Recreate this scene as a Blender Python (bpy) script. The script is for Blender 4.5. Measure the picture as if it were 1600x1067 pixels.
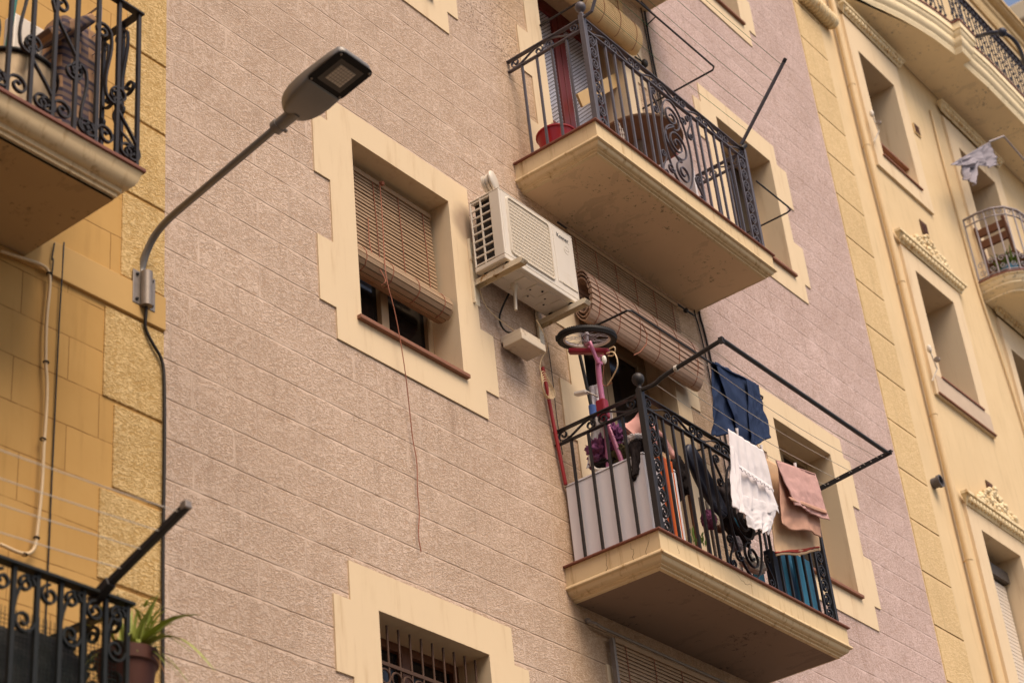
import bpy, math, random
from mathutils import Vector, Matrix
random.seed(7)
R = math.radians
scene = bpy.context.scene
for o in list(bpy.data.objects): bpy.data.objects.remove(o)
COL = scene.collection

# ------------------------------------------------------------------ camera
FPX = 2918.1
CR = Vector((0.61793245, -0.78093844, -0.09107493))   # right
CF = Vector((0.69585295, 0.48929665, 0.52571614))     # forward
CU = Vector((-0.36598928, -0.38823182, 0.84577059))   # up
CAM = Vector((0.0, -6.0, 1.6))
cd = bpy.data.cameras.new('camera')
cam = bpy.data.objects.new('camera', cd); COL.objects.link(cam)
cam.matrix_world = Matrix(((CR.x, CU.x, -CF.x, CAM.x), (CR.y, CU.y, -CF.y, CAM.y), (CR.z, CU.z, -CF.z, CAM.z), (0, 0, 0, 1)))
cd.sensor_width = 36; cd.sensor_fit = 'HORIZONTAL'; cd.lens = 36 * FPX / 1600
cd.clip_start = 0.1; cd.clip_end = 3000
cd.dof.use_dof = True; cd.dof.focus_distance = 12.1; cd.dof.aperture_fstop = 2.4
scene.camera = cam

# ------------------------------------------------------------------ world, sun, exposure
SUN_EL, SUN_AZ = 57, 196      # azimuth clockwise from +Y (north)
w = bpy.data.worlds.new('World'); scene.world = w; w.use_nodes = True
nt = w.node_tree; bg = nt.nodes['Background']
sky = nt.nodes.new('ShaderNodeTexSky'); sky.sky_type = 'NISHITA'; sky.sun_disc = False
sky.sun_elevation = R(SUN_EL); sky.sun_rotation = R(SUN_AZ); sky.dust_density = 3.0; sky.air_density = 1.0; sky.ozone_density = 0.6
nt.links.new(sky.outputs[0], bg.inputs[0]); bg.inputs[1].default_value = 0.10
sl = bpy.data.lights.new('sun', 'SUN'); sl.energy = 1.75; sl.angle = R(38); sl.color = (1.0, 0.90, 0.76)
so = bpy.data.objects.new('sun', sl); COL.objects.link(so)
sd = Vector((math.sin(R(SUN_AZ)) * math.cos(R(SUN_EL)), math.cos(R(SUN_AZ)) * math.cos(R(SUN_EL)), math.sin(R(SUN_EL))))
so.rotation_euler = sd.to_track_quat('Z', 'Y').to_euler()
vs = scene.view_settings
scene.display_settings.display_device = 'sRGB'
vs.view_transform = 'Standard'; vs.look = 'None'; vs.gamma = 1; vs.use_curve_mapping = False
vs.exposure = 0.83
vs.use_white_balance = True; vs.white_balance_temperature = 7250; vs.white_balance_tint = 14

# ------------------------------------------------------------------ helpers
def ray(px, py): return CR * ((px - 800) / FPX) + CF - CU * ((py - 533.5) / FPX)
def YP(px, py, Y=0.0): d = ray(px, py); return CAM + d * ((Y - CAM.y) / d.y)
def XP(px, py, X): d = ray(px, py); return CAM + d * ((X - CAM.x) / d.x)
def ZP(px, py, Z): d = ray(px, py); return CAM + d * ((Z - CAM.z) / d.z)

class MB:
    def __init__(s): s.v = []; s.f = []
    def add(s, vs, fs):
        b = len(s.v); s.v += [tuple(x) for x in vs]; s.f += [tuple(i + b for i in f) for f in fs]; return s
    def box(s, x0, x1, y0, y1, z0, z1):
        return s.add([(x0,y0,z0),(x1,y0,z0),(x1,y1,z0),(x0,y1,z0),(x0,y0,z1),(x1,y0,z1),(x1,y1,z1),(x0,y1,z1)],
                     [(0,3,2,1),(4,5,6,7),(0,1,5,4),(1,2,6,5),(2,3,7,6),(3,0,4,7)])
    def obox(s, c, ax, ay, az, hx, hy, hz):
        c = Vector(c); P = []
        for k in (-1, 1):
            for (i, j) in ((-1,-1),(1,-1),(1,1),(-1,1)): P.append(c + ax*hx*i + ay*hy*j + az*hz*k)
        return s.add(P, [(0,3,2,1),(4,5,6,7),(0,1,5,4),(1,2,6,5),(2,3,7,6),(3,0,4,7)])
    def beam(s, a, b, w, h, up=(0,0,1)):
        a = Vector(a); b = Vector(b); d = (b - a); L = d.length; d.normalize()
        u = Vector(up); x = d.cross(u)
        if x.length < 1e-4: x = d.cross(Vector((1,0,0)))
        x.normalize(); z = x.cross(d)
        return s.obox((a + b) / 2, d, x, z, L/2, w/2, h/2)
    def tube(s, pts, r, n=8, caps=True, taper=None):
        pts = [Vector(p) for p in pts]; m = len(pts); V = []; F = []
        t0 = (pts[1] - pts[0]).normalized(); ref = Vector((0,0,1)) if abs(t0.z) < .9 else Vector((1,0,0))
        nrm = t0.cross(ref).normalized()
        for i, p in enumerate(pts):
            t = ((pts[min(i+1,m-1)] - pts[max(i-1,0)])).normalized()
            nrm = (nrm - t * nrm.dot(t)); nrm = nrm.normalized() if nrm.length > 1e-6 else t.orthogonal().normalized()
            b = t.cross(nrm)
            rr = r if taper is None else r + (taper - r) * i / (m - 1)
            for k in range(n):
                a = 2*math.pi*k/n; V.append(p + nrm*math.cos(a)*rr + b*math.sin(a)*rr)
        for i in range(m-1):
            for k in range(n):
                k2 = (k+1) % n; F.append((i*n+k, i*n+k2, (i+1)*n+k2, (i+1)*n+k))
        if caps: F.append(tuple(range(n-1,-1,-1))); F.append(tuple((m-1)*n+k for k in range(n)))
        return s.add(V, F)
    def strip(s, pts, N, wd, th):
        """flat bar swept along pts in a plane with normal N; wd along N, th in the plane"""
        pts = [Vector(p) for p in pts]; N = Vector(N).normalized(); m = len(pts); V = []; F = []
        for i, p in enumerate(pts):
            t = (pts[min(i+1,m-1)] - pts[max(i-1,0)]); t -= N*t.dot(N)
            t = t.normalized() if t.length > 1e-7 else Vector((0,0,1)).cross(N)
            b = N.cross(t)
            V += [p + N*wd/2 + b*th/2, p - N*wd/2 + b*th/2, p - N*wd/2 - b*th/2, p + N*wd/2 - b*th/2]
        for i in range(m-1):
            for k in range(4):
                k2 = (k+1) % 4; F.append((i*4+k, i*4+k2, (i+1)*4+k2, (i+1)*4+k))
        F.append((3,2,1,0)); F.append(tuple((m-1)*4+k for k in range(4)))
        return s.add(V, F)
    def lathe(s, c, prof, n=24, axis=(0,0,1), caps=True):
        c = Vector(c); A = Vector(axis).normalized(); U = A.orthogonal().normalized(); W = A.cross(U); V = []; F = []
        m = len(prof)
        for r, h in prof:
            for k in range(n):
                a = 2*math.pi*k/n; V.append(c + A*h + (U*math.cos(a) + W*math.sin(a))*r)
        for i in range(m-1):
            for k in range(n):
                k2 = (k+1) % n; F.append((i*n+k, i*n+k2, (i+1)*n+k2, (i+1)*n+k))
        if caps and prof[0][0] > 1e-5: F.append(tuple(range(n-1,-1,-1)))
        if caps and prof[-1][0] > 1e-5: F.append(tuple((m-1)*n+k for k in range(n)))
        return s.add(V, F)
    def ball(s, c, r, n=16, sc=(1,1,1)):
        V = []; F = []; m = n//2; c = Vector(c)
        for i in range(m+1):
            th = math.pi*i/m
            for k in range(n):
                a = 2*math.pi*k/n
                V.append((c.x + r*sc[0]*math.sin(th)*math.cos(a), c.y + r*sc[1]*math.sin(th)*math.sin(a), c.z + r*sc[2]*math.cos(th)))
        for i in range(m):
            for k in range(n):
                k2 = (k+1) % n; F.append((i*n+k, (i+1)*n+k, (i+1)*n+k2, i*n+k2))
        return s.add(V, F)
    def torus(s, c, R0, r0, axis, n=48, m=10, sq=1.0):
        c = Vector(c); A = Vector(axis).normalized(); U = A.orthogonal().normalized(); W = A.cross(U); V = []; F = []
        for i in range(n):
            a = 2*math.pi*i/n; d = U*math.cos(a) + W*math.sin(a)
            for k in range(m):
                b = 2*math.pi*k/m; V.append(c + d*(R0 + r0*math.cos(b)) + A*(r0*sq*math.sin(b)))
        for i in range(n):
            for k in range(m):
                i2 = (i+1) % n; k2 = (k+1) % m; F.append((i*m+k, i2*m+k, i2*m+k2, i*m+k2))
        return s.add(V, F)
    def cells(s, rects, holes, y0, y1, back=False):
        """solid of XZ rectangles minus holes, extruded from y0 (front) to y1"""
        xs = sorted({round(v,5) for r in rects+holes for v in r[:2]}); zs = sorted({round(v,5) for r in rects+holes for v in r[2:]})
        def inside(x, z):
            return any(r[0] < x < r[1] and r[2] < z < r[3] for r in rects) and not any(h[0] < x < h[1] and h[2] < z < h[3] for h in holes)
        G = {}
        for i in range(len(xs)-1):
            for j in range(len(zs)-1):
                G[i,j] = inside((xs[i]+xs[i+1])/2, (zs[j]+zs[j+1])/2)
        for (i, j), on in G.items():
            if not on: continue
            a, b, c, d = xs[i], xs[i+1], zs[j], zs[j+1]
            s.add([(a,y0,c),(b,y0,c),(b,y0,d),(a,y0,d)], [(0,1,2,3)])
            if back: s.add([(a,y1,c),(b,y1,c),(b,y1,d),(a,y1,d)], [(3,2,1,0)])
            if not G.get((i-1,j)): s.add([(a,y0,c),(a,y0,d),(a,y1,d),(a,y1,c)], [(0,1,2,3)])
            if not G.get((i+1,j)): s.add([(b,y0,c),(b,y0,d),(b,y1,d),(b,y1,c)], [(3,2,1,0)])
            if not G.get((i,j-1)): s.add([(a,y0,c),(b,y0,c),(b,y1,c),(a,y1,c)], [(3,2,1,0)])
            if not G.get((i,j+1)): s.add([(a,y0,d),(b,y0,d),(b,y1,d),(a,y1,d)], [(0,1,2,3)])
        return s
    def sheet(s, fn, nu, nv):
        b = [[Vector(fn(i/nu, j/nv)) for i in range(nu+1)] for j in range(nv+1)]
        V = [p for row in b for p in row]
        return s.add(V, [(j*(nu+1)+i, j*(nu+1)+i+1, (j+1)*(nu+1)+i+1, (j+1)*(nu+1)+i) for j in range(nv) for i in range(nu)])
    def build(s, name, m, parent=None, smooth=False, bevel=0, solid=0, loc=None):
        me = bpy.data.meshes.new(name); 
        V = s.v
        if loc is not None: V = [(a-loc[0], b-loc[1], c-loc[2]) for a,b,c in s.v]
        me.from_pydata(V, [], s.f); me.update()
        o = bpy.data.objects.new(name, me); COL.objects.link(o); me.materials.append(m)
        if loc is not None: o.location = loc
        if smooth:
            me.polygons.foreach_set('use_smooth', [True]*len(me.polygons))
            if smooth != 'all': me.set_sharp_from_angle(angle=R(40))
        if solid:
            md = o.modifiers.new('solid', 'SOLIDIFY'); md.thickness = solid; md.offset = 0
        if bevel:
            md = o.modifiers.new('bevel', 'BEVEL'); md.width = bevel; md.segments = 2; md.limit_method = 'ANGLE'; md.angle_limit = R(40)
            md.harden_normals = False
        if parent is not None:
            o.parent = parent
            p = parent
            off = Vector((0,0,0))
            while p is not None: off += p.location; p = p.parent
            o.location = Vector(o.location) - off
        return o

def tag(o, label=None, cat=None, group=None, kind=None):
    if label: o['label'] = label
    if cat: o['category'] = cat
    if group: o['group'] = group
    if kind: o['kind'] = kind
    return o
def thing(name, loc, label, cat, group=None):
    o = bpy.data.objects.new(name, None); COL.objects.link(o); o.location = loc; o.empty_display_size = .1
    return tag(o, label, cat, group)

# ------------------------------------------------------------------ materials
def S(t):   # sRGB 0-255 -> linear
    return tuple(((c/255)/12.92 if c/255 <= .04045 else ((c/255+.055)/1.055)**2.4) for c in t)
def newmat(name):
    m = bpy.data.materials.new(name); m.use_nodes = True; nt = m.node_tree
    return m, nt, nt.nodes['Principled BSDF']
def N(nt, t, **k):
    n = nt.nodes.new(t)
    for a, b in k.items(): setattr(n, a, b)
    return n
def math_(nt, op, a, b=None, c=None):
    n = nt.nodes.new('ShaderNodeMath'); n.operation = op
    for i, v in enumerate((a, b, c)):
        if v is None: continue
        if isinstance(v, (int, float)): n.inputs[i].default_value = v
        else: nt.links.new(v, n.inputs[i])
    return n.outputs[0]
def mixc(nt, fac, a, b):
    n = nt.nodes.new('ShaderNodeMix'); n.data_type = 'RGBA'
    if isinstance(fac, (int, float)): n.inputs[0].default_value = fac
    else: nt.links.new(fac, n.inputs[0])
    for i, v in ((6, a), (7, b)):
        if isinstance(v, tuple): n.inputs[i].default_value = (*v, 1)
        else: nt.links.new(v, n.inputs[i])
    return n.outputs[2]
def noise(nt, vec, scale, detail=3, rough=.5, dist=0):
    n = nt.nodes.new('ShaderNodeTexNoise'); nt.links.new(vec, n.inputs['Vector'])
    n.inputs['Scale'].default_value = scale; n.inputs['Detail'].default_value = detail
    n.inputs['Roughness'].default_value = rough; n.inputs['Distortion'].default_value = dist
    return n.outputs['Fac']
def ramp(nt, x, a, b, lo=0.0, hi=1.0):
    n = nt.nodes.new('ShaderNodeMapRange'); n.interpolation_type = 'SMOOTHSTEP'
    nt.links.new(x, n.inputs[0]); n.inputs[1].default_value = a; n.inputs[2].default_value = b
    n.inputs[3].default_value = lo; n.inputs[4].default_value = hi
    return n.outputs[0]
def scaled(nt, vec, s, rot=(0,0,0)):
    n = nt.nodes.new('ShaderNodeMapping'); nt.links.new(vec, n.inputs[0]); n.inputs['Scale'].default_value = s; n.inputs['Rotation'].default_value = rot
    return n.outputs[0]
def bump(nt, h, bs, strength=.5, dist=.003):
    n = nt.nodes.new('ShaderNodeBump'); nt.links.new(h, n.inputs['Height']); n.inputs['Strength'].default_value = strength
    n.inputs['Distance'].default_value = dist; nt.links.new(n.outputs[0], bs.inputs['Normal']); return n

def dark_spot(m, c, r, col):
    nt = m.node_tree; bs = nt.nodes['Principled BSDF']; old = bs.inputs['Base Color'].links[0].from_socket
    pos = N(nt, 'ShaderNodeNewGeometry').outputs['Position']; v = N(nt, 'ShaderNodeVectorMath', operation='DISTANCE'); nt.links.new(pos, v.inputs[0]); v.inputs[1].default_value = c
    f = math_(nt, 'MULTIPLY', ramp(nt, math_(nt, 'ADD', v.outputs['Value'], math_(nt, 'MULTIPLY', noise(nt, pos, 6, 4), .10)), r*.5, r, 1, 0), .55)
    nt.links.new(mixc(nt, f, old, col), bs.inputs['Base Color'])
def mat(name, col, rough=.6, metal=0.0, var=.12, vscale=4, bmp=0, bscale=60, bdist=.002, dirt=None, dscale=2.5, dlo=.55, dhi=.75, spec=.4, streak=False):
    m, nt, bs = newmat(name)
    g = N(nt, 'ShaderNodeNewGeometry').outputs['Position'] if False else N(nt, 'ShaderNodeTexCoord').outputs['Object']
    c = tuple(col)
    f = noise(nt, g, vscale, 4, .6)
    out = mixc(nt, f, tuple(x*(1-var) for x in c), tuple(min(1, x*(1+var)) for x in c))
    if dirt:
        v = scaled(nt, g, (6, 6, .7)) if streak else g
        d = noise(nt, v, dscale, 6, .65)
        out = mixc(nt, ramp(nt, d, dlo, dhi), out, tuple(dirt))
    nt.links.new(out, bs.inputs['Base Color'])
    bs.inputs['Roughness'].default_value = rough; bs.inputs['Metallic'].default_value = metal
    bs.inputs['Specular IOR Level'].default_value = spec
    if bmp: bump(nt, noise(nt, g, bscale, 4, .6), bs, bmp, bdist)
    return m

def stucco(name, valley, ridge, line, z0, h, wd, off, band=.016, bscale=34, bstr=.6, vjoint=True, textured=True, x0=0., stain=None, pits=False, even=.0015, lineamt=1.0, patch=None, smear=False):
    m, nt, bs = newmat(name)
    pos = N(nt, 'ShaderNodeNewGeometry').outputs['Position']
    sep = N(nt, 'ShaderNodeSeparateXYZ'); nt.links.new(pos, sep.inputs[0])
    wob = noise(nt, pos, 3.0, 3); wob = math_(nt, 'MULTIPLY', math_(nt, 'SUBTRACT', wob, .5), .010)
    wob2 = noise(nt, scaled(nt, pos, (1,1,1), (.4,.8,.3)), 26, 2); wob2 = math_(nt, 'MULTIPLY', math_(nt, 'SUBTRACT', wob2, .5), .005)
    zz = math_(nt, 'ADD', math_(nt, 'ADD', sep.outputs['Z'], wob), wob2)
    vz = math_(nt, 'DIVIDE', math_(nt, 'SUBTRACT', zz, z0), h)
    row = math_(nt, 'FLOOR', vz); fv = math_(nt, 'FRACT', vz)
    odd = math_(nt, 'FLOORED_MODULO', row, 2.0)
    jit = math_(nt, 'MULTIPLY', math_(nt, 'FRACT', math_(nt, 'MULTIPLY', math_(nt, 'SINE', math_(nt, 'MULTIPLY', row, 12.9898)), 43758.5)), .07)
    ux = math_(nt, 'ADD', math_(nt, 'SUBTRACT', sep.outputs['X'], x0), math_(nt, 'ADD', math_(nt, 'MULTIPLY', odd, off), math_(nt, 'ADD', jit, wob2)))
    u = math_(nt, 'DIVIDE', ux, wd); fu = math_(nt, 'FRACT', u)
    dv = math_(nt, 'MULTIPLY', math_(nt, 'MINIMUM', fv, math_(nt, 'SUBTRACT', 1.0, fv)), h)
    du = math_(nt, 'MULTIPLY', math_(nt, 'MINIMUM', fu, math_(nt, 'SUBTRACT', 1.0, fu)), wd)
    bandn = math_(nt, 'ADD', band, math_(nt, 'MULTIPLY', math_(nt, 'SUBTRACT', noise(nt, pos, 9, 4), .5), .055))
    dmin = math_(nt, 'MINIMUM', math_(nt, 'MULTIPLY', dv, .8), math_(nt, 'MULTIPLY', du, 1.5)) if vjoint else dv
    k = math_(nt, 'SUBTRACT', dmin, bandn)
    tex = ramp(nt, k, -.008, .008)
    if smear:
        sm = ramp(nt, noise(nt, scaled(nt, pos, (1,1,1.8), (0,.5,0)), 3.4, 5, .62, .8), .45, .72, 1.0, .55)
        tex = math_(nt, 'MULTIPLY', tex, sm)
    lineh = ramp(nt, dv, even, even*3.2, 1.0, 0.0)
    lbreak = ramp(nt, noise(nt, pos, 5.0, 4), .36, .54)
    lineh = math_(nt, 'MULTIPLY', lineh, math_(nt, 'MULTIPLY_ADD', lbreak, .75, .25))
    linev = math_(nt, 'MULTIPLY', ramp(nt, du, even, even*3, 1.0, 0.0), math_(nt, 'MULTIPLY', lbreak, .30) if vjoint is True else float(vjoint))
    lines = math_(nt, 'MULTIPLY', math_(nt, 'MAXIMUM', lineh, linev), lineamt)
    # combed / trowelled texture, worm-like ridges
    blk = math_(nt, 'ADD', row, math_(nt, 'MULTIPLY', math_(nt, 'FLOOR', u), 7.31))
    cmb = N(nt, 'ShaderNodeCombineXYZ'); nt.links.new(math_(nt, 'MULTIPLY', blk, 1.7), cmb.inputs[1])
    add = N(nt, 'ShaderNodeVectorMath', operation='ADD'); nt.links.new(pos, add.inputs[0]); nt.links.new(cmb.outputs[0], add.inputs[1])
    n1 = noise(nt, scaled(nt, add.outputs[0], (1, 1, 2.1), (0, .35, 0)), bscale, 2.5, .55, 1.3)
    n2 = noise(nt, add.outputs[0], bscale*3.2, 2, .6)
    hgt = math_(nt, 'ADD', math_(nt, 'MULTIPLY', ramp(nt, n1, .36, .64), .8), math_(nt, 'MULTIPLY', n2, .35))
    if pits:
        vo = N(nt, 'ShaderNodeTexVoronoi'); nt.links.new(scaled(nt, pos, (1,1,1.5)), vo.inputs['Vector']); vo.inputs['Scale'].default_value = 42
        pit = ramp(nt, vo.outputs['Distance'], .16, .34)
        px = ramp(nt, sep.outputs['X'], 8.2, 8.5); pz = ramp(nt, math_(nt, 'ADD', sep.outputs['Z'], math_(nt, 'MULTIPLY', noise(nt, pos, 2.2, 3), .5)), 10.75, 10.95)
        px2 = ramp(nt, sep.outputs['X'], 8.9, 9.15, 1, 0)
        pm = math_(nt, 'MULTIPLY', math_(nt, 'MULTIPLY', px, pz), px2)
        inv = math_(nt, 'SUBTRACT', 1.0, pit); pmi = math_(nt, 'MULTIPLY', math_(nt, 'MULTIPLY', inv, pm), 1.0)
        hgt = math_(nt, 'SUBTRACT', hgt, math_(nt, 'MULTIPLY', pmi, 1.4))
    texh = math_(nt, 'MULTIPLY', hgt, tex)
    hh = math_(nt, 'SUBTRACT', texh, math_(nt, 'MULTIPLY', lines, 1.6))
    flat = math_(nt, 'MULTIPLY', math_(nt, 'SUBTRACT', 1.0, tex), .42)
    hh = math_(nt, 'ADD', hh, flat) if textured else math_(nt, 'SUBTRACT', math_(nt, 'MULTIPLY', n2, .12), lines)
    if textured:
        cfac = math_(nt, 'ADD', math_(nt, 'MULTIPLY', tex, hgt), math_(nt, 'MULTIPLY', math_(nt, 'SUBTRACT', 1.0, tex), .80))
        base = mixc(nt, ramp(nt, cfac, .2, 1.0), valley, ridge)
    else:
        base = mixc(nt, noise(nt, pos, 2.6, 5, .6), valley, ridge)
    big = noise(nt, pos, .9, 5, .6)
    base = mixc(nt, ramp(nt, big, .35, .7, 0, .28), base, tuple(x*.80 for x in valley))
    blkv = math_(nt, 'FRACT', math_(nt, 'MULTIPLY', math_(nt, 'SINE', math_(nt, 'MULTIPLY', blk, 3.77)), 437.5))
    base = mixc(nt, math_(nt, 'MULTIPLY', blkv, .16), base, tuple(x*.72 for x in valley))
    base = mixc(nt, ramp(nt, noise(nt, scaled(nt, pos, (9, 9, .9)), 1.6, 5, .6), .50, .76, 0, .30), base, tuple(x*.62 for x in valley))
    if stain: base = mixc(nt, ramp(nt, noise(nt, scaled(nt, pos, (1,1,.6)), 1.7, 6, .7), .56, .74, 0, .8), base, stain)
    if pits: base = mixc(nt, math_(nt, 'MULTIPLY', pmi, .75), base, tuple(x*.3 for x in valley))
    if patch: base = patch(nt, pos, sep, base)
    base = mixc(nt, math_(nt, 'MULTIPLY', lines, .75), base, line)
    nt.links.new(base, bs.inputs['Base Color']); bs.inputs['Roughness'].default_value = .92; bs.inputs['Specular IOR Level'].default_value = .2
    bump(nt, hh, bs, bstr, .006)
    return m

M = {}
def mauve_patch(nt, pos, sep, base):
    # the strip beyond the cables was painted a cooler mauve; warm bounced light between the balconies is tinted into the colour
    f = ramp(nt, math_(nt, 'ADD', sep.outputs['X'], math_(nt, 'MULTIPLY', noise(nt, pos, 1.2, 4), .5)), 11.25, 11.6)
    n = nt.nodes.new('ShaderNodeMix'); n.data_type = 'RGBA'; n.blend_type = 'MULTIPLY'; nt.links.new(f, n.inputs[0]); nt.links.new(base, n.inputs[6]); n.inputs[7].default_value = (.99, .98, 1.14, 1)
    g = math_(nt, 'MULTIPLY', ramp(nt, sep.outputs['X'], 8.6, 9.0), ramp(nt, sep.outputs['X'], 11.0, 11.2, 1, 0))
    k = nt.nodes.new('ShaderNodeMix'); k.data_type = 'RGBA'; k.blend_type = 'MULTIPLY'; nt.links.new(g, k.inputs[0]); nt.links.new(n.outputs[2], k.inputs[6]); k.inputs[7].default_value = (1.03, .97, .84, 1)
    out = k.outputs[2]
    st = noise(nt, scaled(nt, pos, (14, 14, .8)), 1.5, 5, .7)
    for xa, xb, zt_, ln in ((6.95, 8.05, 7.32, .9), (8.12, 8.95, 8.4, 1.3), (12.0, 13.05, 7.30, .9), (12.0, 13.05, 10.45, .9), (6.9, 8.1, 10.45, .8), (8.75, 11.2, 6.3, .7), (8.7, 8.95, 9.6, 1.0)):
        m_ = math_(nt, 'MULTIPLY', math_(nt, 'MULTIPLY', ramp(nt, sep.outputs['X'], xa-.06, xa+.06), ramp(nt, sep.outputs['X'], xb-.06, xb+.06, 1, 0)), math_(nt, 'MULTIPLY', ramp(nt, sep.outputs['Z'], zt_-ln, zt_), ramp(nt, sep.outputs['Z'], zt_, zt_+.02, 1, 0)))
        out = mixc(nt, math_(nt, 'MULTIPLY', m_, ramp(nt, st, .44, .68, .02, .28)), out, S((140,110,88)))
    return out
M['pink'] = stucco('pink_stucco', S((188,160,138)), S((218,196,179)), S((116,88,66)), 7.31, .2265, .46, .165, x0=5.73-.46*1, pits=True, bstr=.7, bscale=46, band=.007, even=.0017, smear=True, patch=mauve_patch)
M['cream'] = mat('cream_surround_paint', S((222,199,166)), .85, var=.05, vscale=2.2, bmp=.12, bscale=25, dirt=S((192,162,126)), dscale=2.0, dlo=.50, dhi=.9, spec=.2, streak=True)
dark_spot(M['cream'], (8.14, 0, 8.78), .24, S((120,92,84)))  # darker spot with a noisy edge, left of the air conditioner
M['orange'] = stucco('ochre_render', S((188,144,82)), S((210,170,110)), S((110,66,26)), 5.775, .2415, .51, .255, band=0, textured=False, x0=4.893, vjoint=.8, bstr=.3, even=.0013)
M['quoin'] = stucco('quoin_render', S((190,154,98)), S((224,194,142)), S((130,90,50)), 0, 50., 50., 0, band=.0, bscale=40, bstr=.7, vjoint=False, x0=-3, smear=True)
M['belt'] = mat('belt_render', S((200,162,106)), .9, var=.06, bmp=.2, bscale=40, spec=.2)
M['yellow'] = stucco('pale_ochre_render', S((214,187,146)), S((226,201,162)), S((170,130,80)), 0, 50., 50., 0, band=0, textured=False, vjoint=False, x0=-3, bstr=.2)
M['yellow2'] = stucco('quoin_strip_render', S((210,180,134)), S((224,196,152)), S((150,110,60)), 14.38, .515, 50., 0, band=.03, bscale=26, bstr=.5, vjoint=False, x0=-3, even=.004)
M['stone'] = mat('carved_plaster', S((230,210,172)), .85, var=.08, bmp=.5, bscale=40, bdist=.004, dirt=S((190,150,96)), dscale=9, dlo=.5, dhi=.75, spec=.2)
M['slab'] = mat('slab_plaster', S((218,193,154)), .85, var=.07, vscale=5, bmp=.25, bscale=30, dirt=S((160,122,78)), dscale=3.5, dlo=.52, dhi=.8, spec=.2, streak=True)
M['tile'] = mat('terracotta_edge', S((124,76,62)), .7, var=.25, vscale=12, bmp=.3, bscale=40)
M['sill'] = mat('terracotta_sill', S((138,92,70)), .65, var=.2, vscale=9, bmp=.2)
M['iron'] = mat('wrought_iron_paint', S((46,43,44)), .5, .25, var=.25, vscale=30, bmp=.15, bscale=120)
M['irongrey'] = mat('grey_iron_paint', S((92,88,94)), .5, .2, var=.2, vscale=30, bmp=.15, bscale=120)
M['irondark'] = mat('dark_green_iron', S((34,36,34)), .55, .2, var=.25, vscale=30)
M['whiteiron'] = mat('white_iron_paint', S((160,152,156)), .5, .1, var=.12, vscale=20)
M['lampgrey'] = mat('lamp_grey_paint', S((130,126,122)), .45, .3, var=.08, vscale=10, bmp=.05, bscale=200)
M['galv'] = mat('galvanised_steel', S((142,132,124)), .5, .5, var=.2, vscale=25, bmp=.1, bscale=90)
M['black'] = mat('black_rubber', S((30,27,26)), .6, var=.2, vscale=30)
M['dark'] = mat('dark_interior', S((24,20,18)), .9, var=.3, vscale=3)
M['glass'] = mat('dark_window_glass', S((30,28,28)), .12, var=.2, vscale=1, spec=.4)
M['winframe'] = mat('aged_window_frame', S((158,134,104)), .6, var=.1, vscale=8)
M['slat'] = mat('blind_slat_wood', S((160,132,104)), .6, var=.18, vscale=14, bmp=.15, bscale=60, dirt=S((160,120,86)), dscale=8)
M['slatpink'] = mat('blind_slat_pinkish', S((186,154,132)), .6, var=.15, vscale=14, bmp=.1, dirt=S((172,130,104)), dscale=8)
M['bamboo'] = mat('bamboo_blind', S((214,182,132)), .6, var=.15, vscale=20, bmp=.2, bscale=80, dirt=S((170,130,82)), dscale=9)
M['rope'] = mat('faded_red_cord', S((150,92,70)), .8, var=.2)
M['acwhite'] = mat('ac_white_enamel', S((214,204,190)), .4, var=.03, vscale=6, dirt=S((196,180,156)), dscale=5, dlo=.58, dhi=.85)
M['acgrille'] = mat('ac_grille_plastic', S((208,196,178)), .5, var=.05, vscale=9)
M['acdark'] = mat('ac_fins', S((92,84,78)), .6, .3, var=.3, vscale=60)
M['bracket'] = mat('rusty_white_bracket', S((226,212,186)), .55, .1, var=.12, vscale=12, dirt=S((160,116,62)), dscale=14, dlo=.56, dhi=.68)
M['ink'] = mat('dark_blue_ink', S((34,34,46)), .5, var=.05)
M['plasticgrey'] = mat('junction_box_plastic', S((206,190,168)), .5, var=.06, vscale=8, dirt=S((150,124,92)), dscale=8, dlo=.55)
M['cable'] = mat('black_cable', S((38,32,28)), .6, var=.2)
M['cablecream'] = mat('cream_cable', S((216,190,152)), .6, var=.12, vscale=12)
M['line'] = mat('washing_line', S((206,198,186)), .6)
M['lineg'] = mat('green_washing_line', S((70,120,84)), .6)
M['red'] = mat('red_plastic', S((170,28,34)), .35, var=.1)
M['redpole'] = mat('red_metal', S((150,34,36)), .4, var=.15, vscale=20)
M['maroon'] = mat('maroon_door_paint', S((112,38,34)), .45, var=.2, vscale=8)
M['denim'] = mat('blue_denim', S((42,56,84)), .9, var=.35, vscale=9, bmp=.5, bscale=300, dirt=S((24,34,62)), dscale=6, spec=.1)
M['whitecloth'] = mat('white_cotton', S((226,220,222)), .9, var=.04, bmp=.3, bscale=150, spec=.1)
M['pinkcloth'] = mat('pink_terry', S((206,164,158)), .95, var=.1, vscale=14, bmp=.8, bscale=380, spec=.05)
M['pinkcloth2'] = mat('salmon_terry', S((198,154,134)), .95, var=.1, vscale=14, bmp=.8, bscale=380, spec=.05)
M['beigecloth'] = mat('beige_terry', S((202,170,138)), .95, var=.1, vscale=14, bmp=.8, bscale=380, spec=.05)
M['redtrim'] = mat('red_trim', S((150,52,40)), .9)
M['greycloth'] = mat('grey_cloth', S((150,144,152)), .9, var=.08, bmp=.3, spec=.1)
M['bikepink'] = mat('pink_bike_paint', S((178,104,136)), .3, .1, var=.15, vscale=14)
M['bikered'] = mat('crimson_plastic', S((138,26,46)), .4, var=.1)
M['rim'] = mat('alloy_rim', S((196,184,176)), .4, .3, var=.1)
M['purple'] = mat('purple_cloth', S((140,84,120)), .9, var=.35, vscale=14, bmp=.4, spec=.1)
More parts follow.
